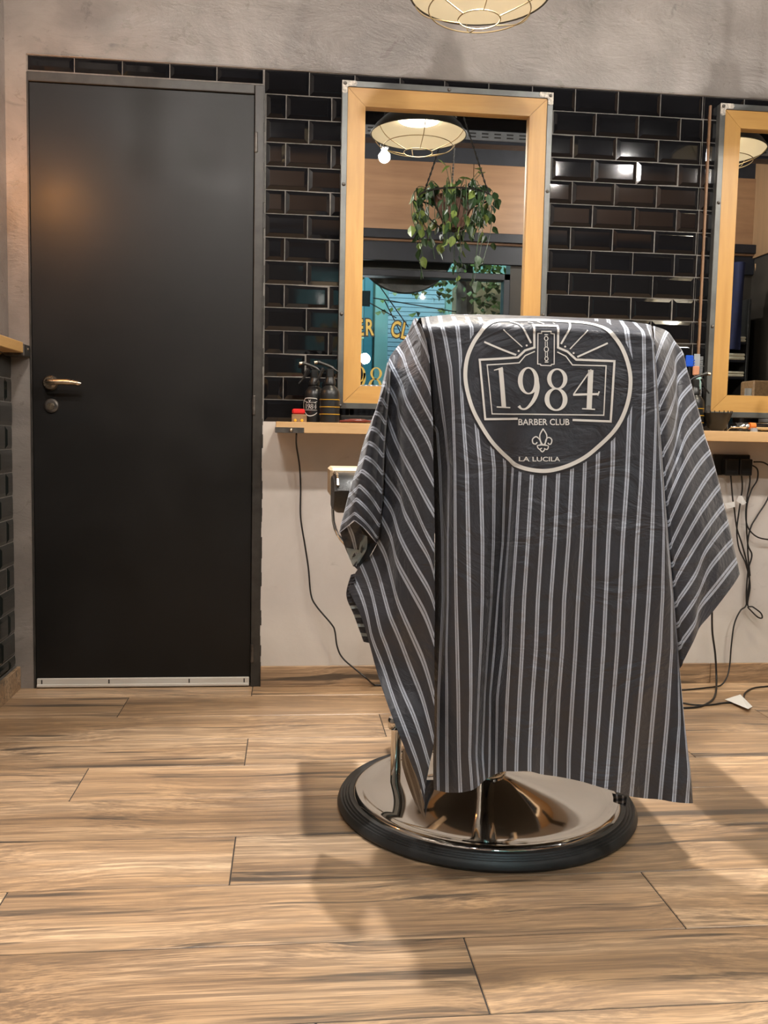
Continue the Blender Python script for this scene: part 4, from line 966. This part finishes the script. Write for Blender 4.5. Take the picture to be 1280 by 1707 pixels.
# clipper with orange ring, brush, jar
q0 = atY(1213, 712, -.15)
t = thing('hair_clipper', 'silver and orange hair clipper lying on the shelf right of the bowl', 'clipper', (q0.x+.05, -.15, TOP))
MB().tube(smooth_pts([(q0.x, -.15, TOP+.004), (q0.x+.012, -.15, TOP+.014), (q0.x+.05, -.15, TOP+.016), (q0.x+.075, -.15, TOP+.02)], 4), [.003]*5+[.004]*4+[.008]*4, 8).build('tail', 'chrome', t, smooth=True)
MB().tube([(q0.x+.078, -.15, TOP+.02), (q0.x+.098, -.15, TOP+.02)], [.012, .011], 14).build('orange_ring', 'orange', t)
MB().tube([(q0.x+.098, -.15, TOP+.019), (q0.x+.20, -.15, TOP+.018)], [.012, .014], 14).build('clipper_body', 'chrome', t, smooth=True)
MB().lathe([(0,0), (.012,0), (.012,.012), (0,.013)], (q0.x+.088, -.165, TOP), 20).build('foot_knob', 'greyp', t)
q0 = atY(1226, 700, -.09)
t = thing('round_brush', 'black bristle brush lying behind the hair clipper', 'brush', (q0.x, -.09, TOP))
MB().tube([(q0.x, -.09, TOP+.017), (q0.x+.09, -.09, TOP+.017)], [.013, .015], 12).build('brush_head', 'plastic', t)
br_ = MB(); rg = random.Random(9)
for i in range(160):
    a = rg.uniform(0, 6.28); x = q0.x+rg.uniform(.004, .088); r0, r1 = .012, .017
    br_.add([(x-.0006, -.09+r0*math.cos(a), TOP+.017+r0*math.sin(a)), (x+.0006, -.09+r0*math.cos(a), TOP+.017+r0*math.sin(a)), (x, -.09+r1*math.cos(a), TOP+.017+r1*math.sin(a))], [(0,1,2)])
tag(br_.build('bristles', 'greyp', t), kind='stuff')
MB().tube([(q0.x+.09, -.09, TOP+.016), (q0.x+.19, -.09, TOP+.012)], [.007, .006], 10).build('handle', 'maroon', t, smooth=True)
q0 = atY(1280, 702, -.07)
t = thing('pomade_jar', 'short glass jar with gold label at the right picture edge', 'jar', (q0.x, -.06, TOP))
MB().lathe([(0,0), (.026,0), (.027,.004), (.027,.040), (0,.040)], (q0.x+.004, -.055, TOP+.0), 32).build('jar_body', 'plastic', t, smooth=True)
MB().lathe([(.0273,.006), (.0278,.007), (.0278,.026), (.0273,.027)], (q0.x+.004, -.055, TOP), 32).build('gold_label', 'gold', t)
MB().lathe([(.028,.036), (.0285,.037), (.0285,.048), (0,.049)], (q0.x+.004, -.055, TOP), 32).build('lid', 'galv', t, smooth=True)
q0 = atY(1293, 700, -.12)
t = thing('white_bottle', 'white plastic bottle on the shelf seen in the right mirror corner', 'bottle', (q0.x+.012, -.12, TOP))
MB().lathe([(0,0), (.021,0), (.022,.003), (.022,.10), (.012,.118), (.010,.125), (0,.125)], (q0.x+.012, -.12, TOP), 28).build('bottle_body', 'bottlew', t, smooth=True)
MB().lathe([(.013,.122), (.013,.165), (0,.166)], (q0.x+.012, -.12, TOP), 20).build('cap', 'greyp', t)
# ================================================================== SOCKET AND CORDS
a, b_ = atY(1187, 757, 0), atY(1246, 793, 0)
t = thing('power_socket', 'black wall socket with two plugged adapters under the shelf', 'socket', ((a.x+b_.x)/2, 0, b_.z))
MB().bbox(a.x, b_.x, -.014, 0, b_.z, a.z, .003).build('socket_plate', 'plastic', t)
for x0, x1 in ((1207, 1228), (1231, 1250)):
    c, d = atY(x0, 765, -.03), atY(x1, 793, -.03); k = MB(); k.bbox(c.x, d.x, -.046, -.014, d.z, c.z, .003)
    for j in range(3): k.box(c.x+.006, d.x-.006, -.0465, -.0455, d.z+.012+j*.007, d.z+.014+j*.007, 1)
    k.build('adapter', ['plastic', 'beam'], t)
def cord(name, pts, label, r=.0028, mt='cord'):
    P = smooth_pts([atY(x, y, Y) if Y <= 0 else atZ(x, y, .004) for x, y, Y in pts], 8)
    for p in P: p.z = max(p.z, r+.0005); p.y = min(p.y, -.014 if p.z < .08 else -.004)
    o = MB().tube(P, r, 7).build(name, mt, loc=tuple(P[0]), smooth='all'); return tag(o, label, 'cord')
FLO = 9
cord('power_lead', [(494,723,-.12),(494,742,-.06),(499,775,-.03),(501,812,-.02),(501,862,-.02),(508,908,-.02),(514,948,-.02),(518,990,-.02),(527,1010,-.025),(552,1040,-.03),(558,1052,-.03),(562,1078,-.035),(572,1098,-.04),(600,1122,-.05),(612,1132,-.06),(624,1142,FLO),(640,1143,FLO),(660,1148,FLO)], 'black cord hanging from the shelf left end and running down to the floor', .003)
cord('adapter_cord', [(1218,793,-.03),(1221,830,-.02),(1224,850,-.02),(1228,880,-.02),(1236,905,-.02),(1244,935,-.02),(1249,962,-.02),(1246,990,-.02),(1243,1010,-.02),(1234,1018,-.03),(1224,1040,-.03),(1219,1075,-.03),(1216,1110,-.03),(1211,1130,-.05),(1200,1143,FLO),(1180,1146,FLO),(1140,1150,FLO),(1100,1151,FLO)], 'black cord dropping from the left adapter and curling to the floor behind the cape')
cord('adapter_cord', [(1236,793,-.03),(1237,815,-.02),(1232,850,-.02),(1228,885,-.02),(1232,915,-.02),(1243,940,-.02),(1250,975,-.02),(1246,1008,-.02),(1255,1012,-.03),(1268,1022,-.03),(1270,1030,-.03),(1262,1028,-.03),(1246,1012,-.02)], 'black cord dropping from the right adapter and ending in a small loop')
cord('adapter_cord', [(1247,775,-.02),(1250,800,-.02),(1245,830,-.02),(1243,860,-.02),(1247,880,-.02),(1262,895,-.03),(1285,900,-.03),(1310,902,-.03)], 'black cord swinging from the socket towards the right picture edge')
cord('adapter_cord', [(1250,774,-.02),(1262,782,-.02),(1262,800,-.02),(1252,818,-.02),(1244,850,-.02),(1246,905,-.02),(1253,925,-.02),(1247,950,-.02),(1244,985,-.02),(1244,1008,-.02)], 'black cord looping beside the right adapter and running straight down')
cord('adapter_cord', [(1256,770,-.02),(1275,772,-.02),(1290,790,-.02),(1280,830,-.02),(1262,860,-.02),(1251,880,-.02),(1246,910,-.02),(1250,960,-.02)], 'black cord arching out to the right picture edge and back')
cord('floor_cord', [(1187,1000,-.05),(1187,1050,-.04),(1192,1090,-.04),(1194,1130,-.05),(1193,1155,FLO),(1186,1168,FLO),(1165,1178,FLO),(1130,1180,FLO),(1090,1178,FLO)], 'thick dark cord hanging behind the cape tip and lying on the floor', .0036)
cord('floor_cord', [(1320,1140,FLO),(1280,1144,FLO),(1256,1147,FLO),(1242,1155,FLO),(1238,1166,FLO),(1225,1170,FLO),(1205,1172,FLO),(1180,1175,FLO),(1150,1174,FLO),(1110,1166,FLO)], 'black cord lying on the floor under the white tag', .003)
def ptag(pts, Y, label, floor=False):
    P = [atZ(x, y, .006+.006*(i % 2)) if floor else atY(x, y, Y+.003*(i % 2)) for i, (x, y) in enumerate(pts)]
    n_ = len(P); b = MB(); off = Vector((0, 0, .0006)) if floor else Vector((0, -.0006, 0))
    b.add([tuple(p) for p in P]+[tuple(p+off) for p in P], [tuple(range(n_)), tuple(range(n_, 2*n_))[::-1]]+[(i, (i+1) % n_, n_+(i+1) % n_, n_+i) for i in range(n_)])
    tag(b.build('cord_tag', 'white', loc=tuple(P[0])), label, 'tag')
ptag([(1208,839), (1224,836), (1225,845), (1211,848)], -.035, 'left white paper tag on the adapter cords')
ptag([(1231,827), (1236,826), (1244,838), (1238,842), (1227,835)], -.035, 'right white paper tag tilted on the adapter cords')
ptag([(1208,1166), (1234,1158), (1254,1178), (1247,1182)], 0, 'white paper tag lying on the floor cord', True)
# ================================================================== REFLECTED THINGS
c0 = mir(757, 330, -2.8); PX, PY, PZ = c0.x, -2.8, c0.z
hp = thing('hanging_plant', 'trailing pothos in a chained hanging basket seen in the centre mirror', 'plant', (PX, PY, PZ))
MB().ring((PX, PY, PZ), .235, .006, 40, 6).build('basket_ring', 'chain', hp)
MB().lathe([(0,-.20), (.06,-.20), (.12,-.05), (.14,.0), (.12,0), (.0,-.03)], (PX, PY, PZ), 28).build('pot', 'terra', hp, smooth=True)
rb_ = MB()
for i in range(8):
    a = i*math.pi/4; rb_.tube(smooth_pts([(PX+.235*math.cos(a), PY+.235*math.sin(a), PZ), (PX+.20*math.cos(a), PY+.20*math.sin(a), PZ-.10), (PX+.09*math.cos(a), PY+.09*math.sin(a), PZ-.19), (PX, PY, PZ-.22)], 3), .003, 5)
rb_.build('basket_wires', 'chain', hp)
for i in range(3):
    a = .6+i*2*math.pi/3; c_ = MB(); A_, B_ = Vector((PX+.235*math.cos(a), PY+.235*math.sin(a), PZ)), Vector((PX+.03*math.cos(a), PY+.03*math.sin(a), PZ+.55))
    for j in range(30):
        p, q = A_.lerp(B_, j/30), A_.lerp(B_, (j+.85)/30); c_.tube([p, q], .0045 if j % 2 else .007, 5)
    c_.build('chain', 'chain', hp)
MB().tube([(PX, PY, PZ+.55), (PX, PY, ZC)], .005, 6).build('hook', 'chain', hp)
lm = [leaf_mesh(.062, 'leaf', 'leaf'), leaf_mesh(.05, 'leaf', 'leaf'), leaf_mesh(.06, 'leaf', 'leaf2')]
rg = random.Random(21); stem = MB()
for v in range(44):
    a = rg.uniform(0, 6.28); L = rg.uniform(.15, .62) if rg.random() < .6 else rg.uniform(.1, .3); r0 = rg.uniform(.16, .25)
    if math.cos(a) < -.2: L *= 1.1
    P = [(PX+.08*math.cos(a), PY+.08*math.sin(a), PZ), (PX+r0*math.cos(a), PY+r0*math.sin(a), PZ+rg.uniform(.02, .07)), (PX+(r0+.03)*math.cos(a), PY+(r0+.03)*math.sin(a), PZ-L*.4), (PX+(r0-.03)*math.cos(a), PY+(r0-.03)*math.sin(a), PZ-L)]
    Q = smooth_pts(P, 5); stem.tube(Q, .0025, 5)
    for j in range(2, len(Q), 2 if L > .25 else 3):
        o = bpy.data.objects.new('leaf', lm[rg.choice((0, 0, 1, 1, 2))]); COL.objects.link(o); o.parent = hp
        p = Q[j]+Vector((rg.gauss(0, .02), rg.gauss(0, .02), rg.gauss(0, .01))); o.location = p-Vector((PX, PY, PZ)); o.rotation_euler = (rg.uniform(-2.2, -.9), rg.uniform(-.5, .5), rg.uniform(0, 6.28)); s_ = rg.uniform(.8, 1.25); o.scale = (s_,)*3
for j in range(6):
    a = rg.uniform(0, 6.28); P = smooth_pts([(PX+.1*math.cos(a), PY+.1*math.sin(a), PZ), (PX+.12*math.cos(a), PY+.1*math.sin(a), PZ+.10), (PX+.17*math.cos(a), PY+.14*math.sin(a), PZ+.16)], 4); stem.tube(P, .002, 5)
    o = bpy.data.objects.new('leaf', lm[2]); COL.objects.link(o); o.parent = hp; o.location = P[-1]-Vector((PX, PY, PZ)); o.rotation_euler = (rg.uniform(-1, 1), 0, a)
tag(stem.build('vines', 'leaf', hp), kind='stuff')
# dark cupboard with towels on the right wall
a, b_ = mir(1215, 560, -3.7), mir(1240, 660, -3.7)
cbx = thing('towel_shelf', 'tall black open shelf reflected at the left of the right mirror', 'shelf', (a.x, -3.8, 0))
xa, xb = a.x-.25, mir(1241, 600, -3.7).x
k = MB(); k.bbox(xa, xa+.02, -3.98, -3.65, 0, 2.0, .002); k.bbox(xb-.02, xb, -3.98, -3.65, 0, 2.0, .002); k.bbox(xa, xb, -3.985, -3.965, 0, 2.0, .002); k.build('case', 'plastic', cbx)
for i, (py0, py1) in enumerate(((562, 571), (590, 601), (620, 629))):
    z0 = mir(1230, py1, -3.7).z; z1 = mir(1230, py0, -3.7).z
    MB().bbox(xa+.02, xb-.02, -3.96, -3.65, z0-.018, z0, .002).build('shelf_board', 'beam', cbx)
    tw = MB(); h = (z1-z0)/2
    for j in range(2): tw.bbox(xa+.06, xb-.03, -3.93, -3.64, z0+j*h, z0+(j+1)*h-.002, .008)
    tag(tw.build('towel_stack', 'towel', loc=((xa+xb)/2, -3.8, z0)), ['folded cream towel on the top reflected shelf', 'folded cream towel on the middle reflected shelf', 'folded cream towel on the lowest reflected shelf'][i], 'towel', 'folded towels in the right mirror')
a = mir(1228, 440, -3.55); nv = MB(); G_ = []
for i in range(12):
    for j in range(7): nv.v.append((a.x-.10+.03*j, -3.58+.02*math.sin(j*1.6+i*.2), a.z+.02-i*.06))
for i in range(11):
    for j in range(6): nv.f.append((i*7+j, i*7+j+1, i*7+j+8, i*7+j+7)); nv.mi.append(0)
tag(nv.build('hanging_cape', 'navy', loc=(a.x, -3.58, a.z), smooth='all'), 'dark navy cape hanging before the towel shelf, seen in the mirror', 'cape')
a, b_ = mir(1255, 634, -3.3), mir(1290, 665, -3.3)
t = thing('woven_basket', 'brown woven basket reflected low in the right mirror', 'basket', ((a.x+b_.x)/2, -3.3, 0))
MB().bbox(a.x, b_.x, -3.5, -3.3, .95, a.z, .01).build('basket_body', 'amber', t)
k = MB(); x = a.x-.3
while x < b_.x: k.add([(x, -3.298, .95), (x+.008, -3.298, .95), (x+.008+(a.z-.95)*1.3, -3.298, a.z), (x+(a.z-.95)*1.3, -3.298, a.z)], [(0,1,2,3)]); x += .03
k.v = [(min(max(x, a.x), b_.x), y, z) for x, y, z in k.v]
tag(k.build('weave', 'maroon', t), kind='stuff')
MB().bbox(a.x-.05, b_.x+.1, -3.6, -3.2, 0, .948, .005).build('stand', 'plastic', t)
a = mir(1262, 470, -3.9); tag(MB().tube(smooth_pts([(a.x, -3.95, a.z+.15), (a.x+.03, -3.95, a.z), (a.x+.12, -3.95, a.z-.15), (a.x+.18, -3.95, a.z-.4)], 5), .010, 8).build('wall_cable', 'amber', loc=tuple(a)), 'pale curved tube on the dark wall in the right mirror', 'cable')
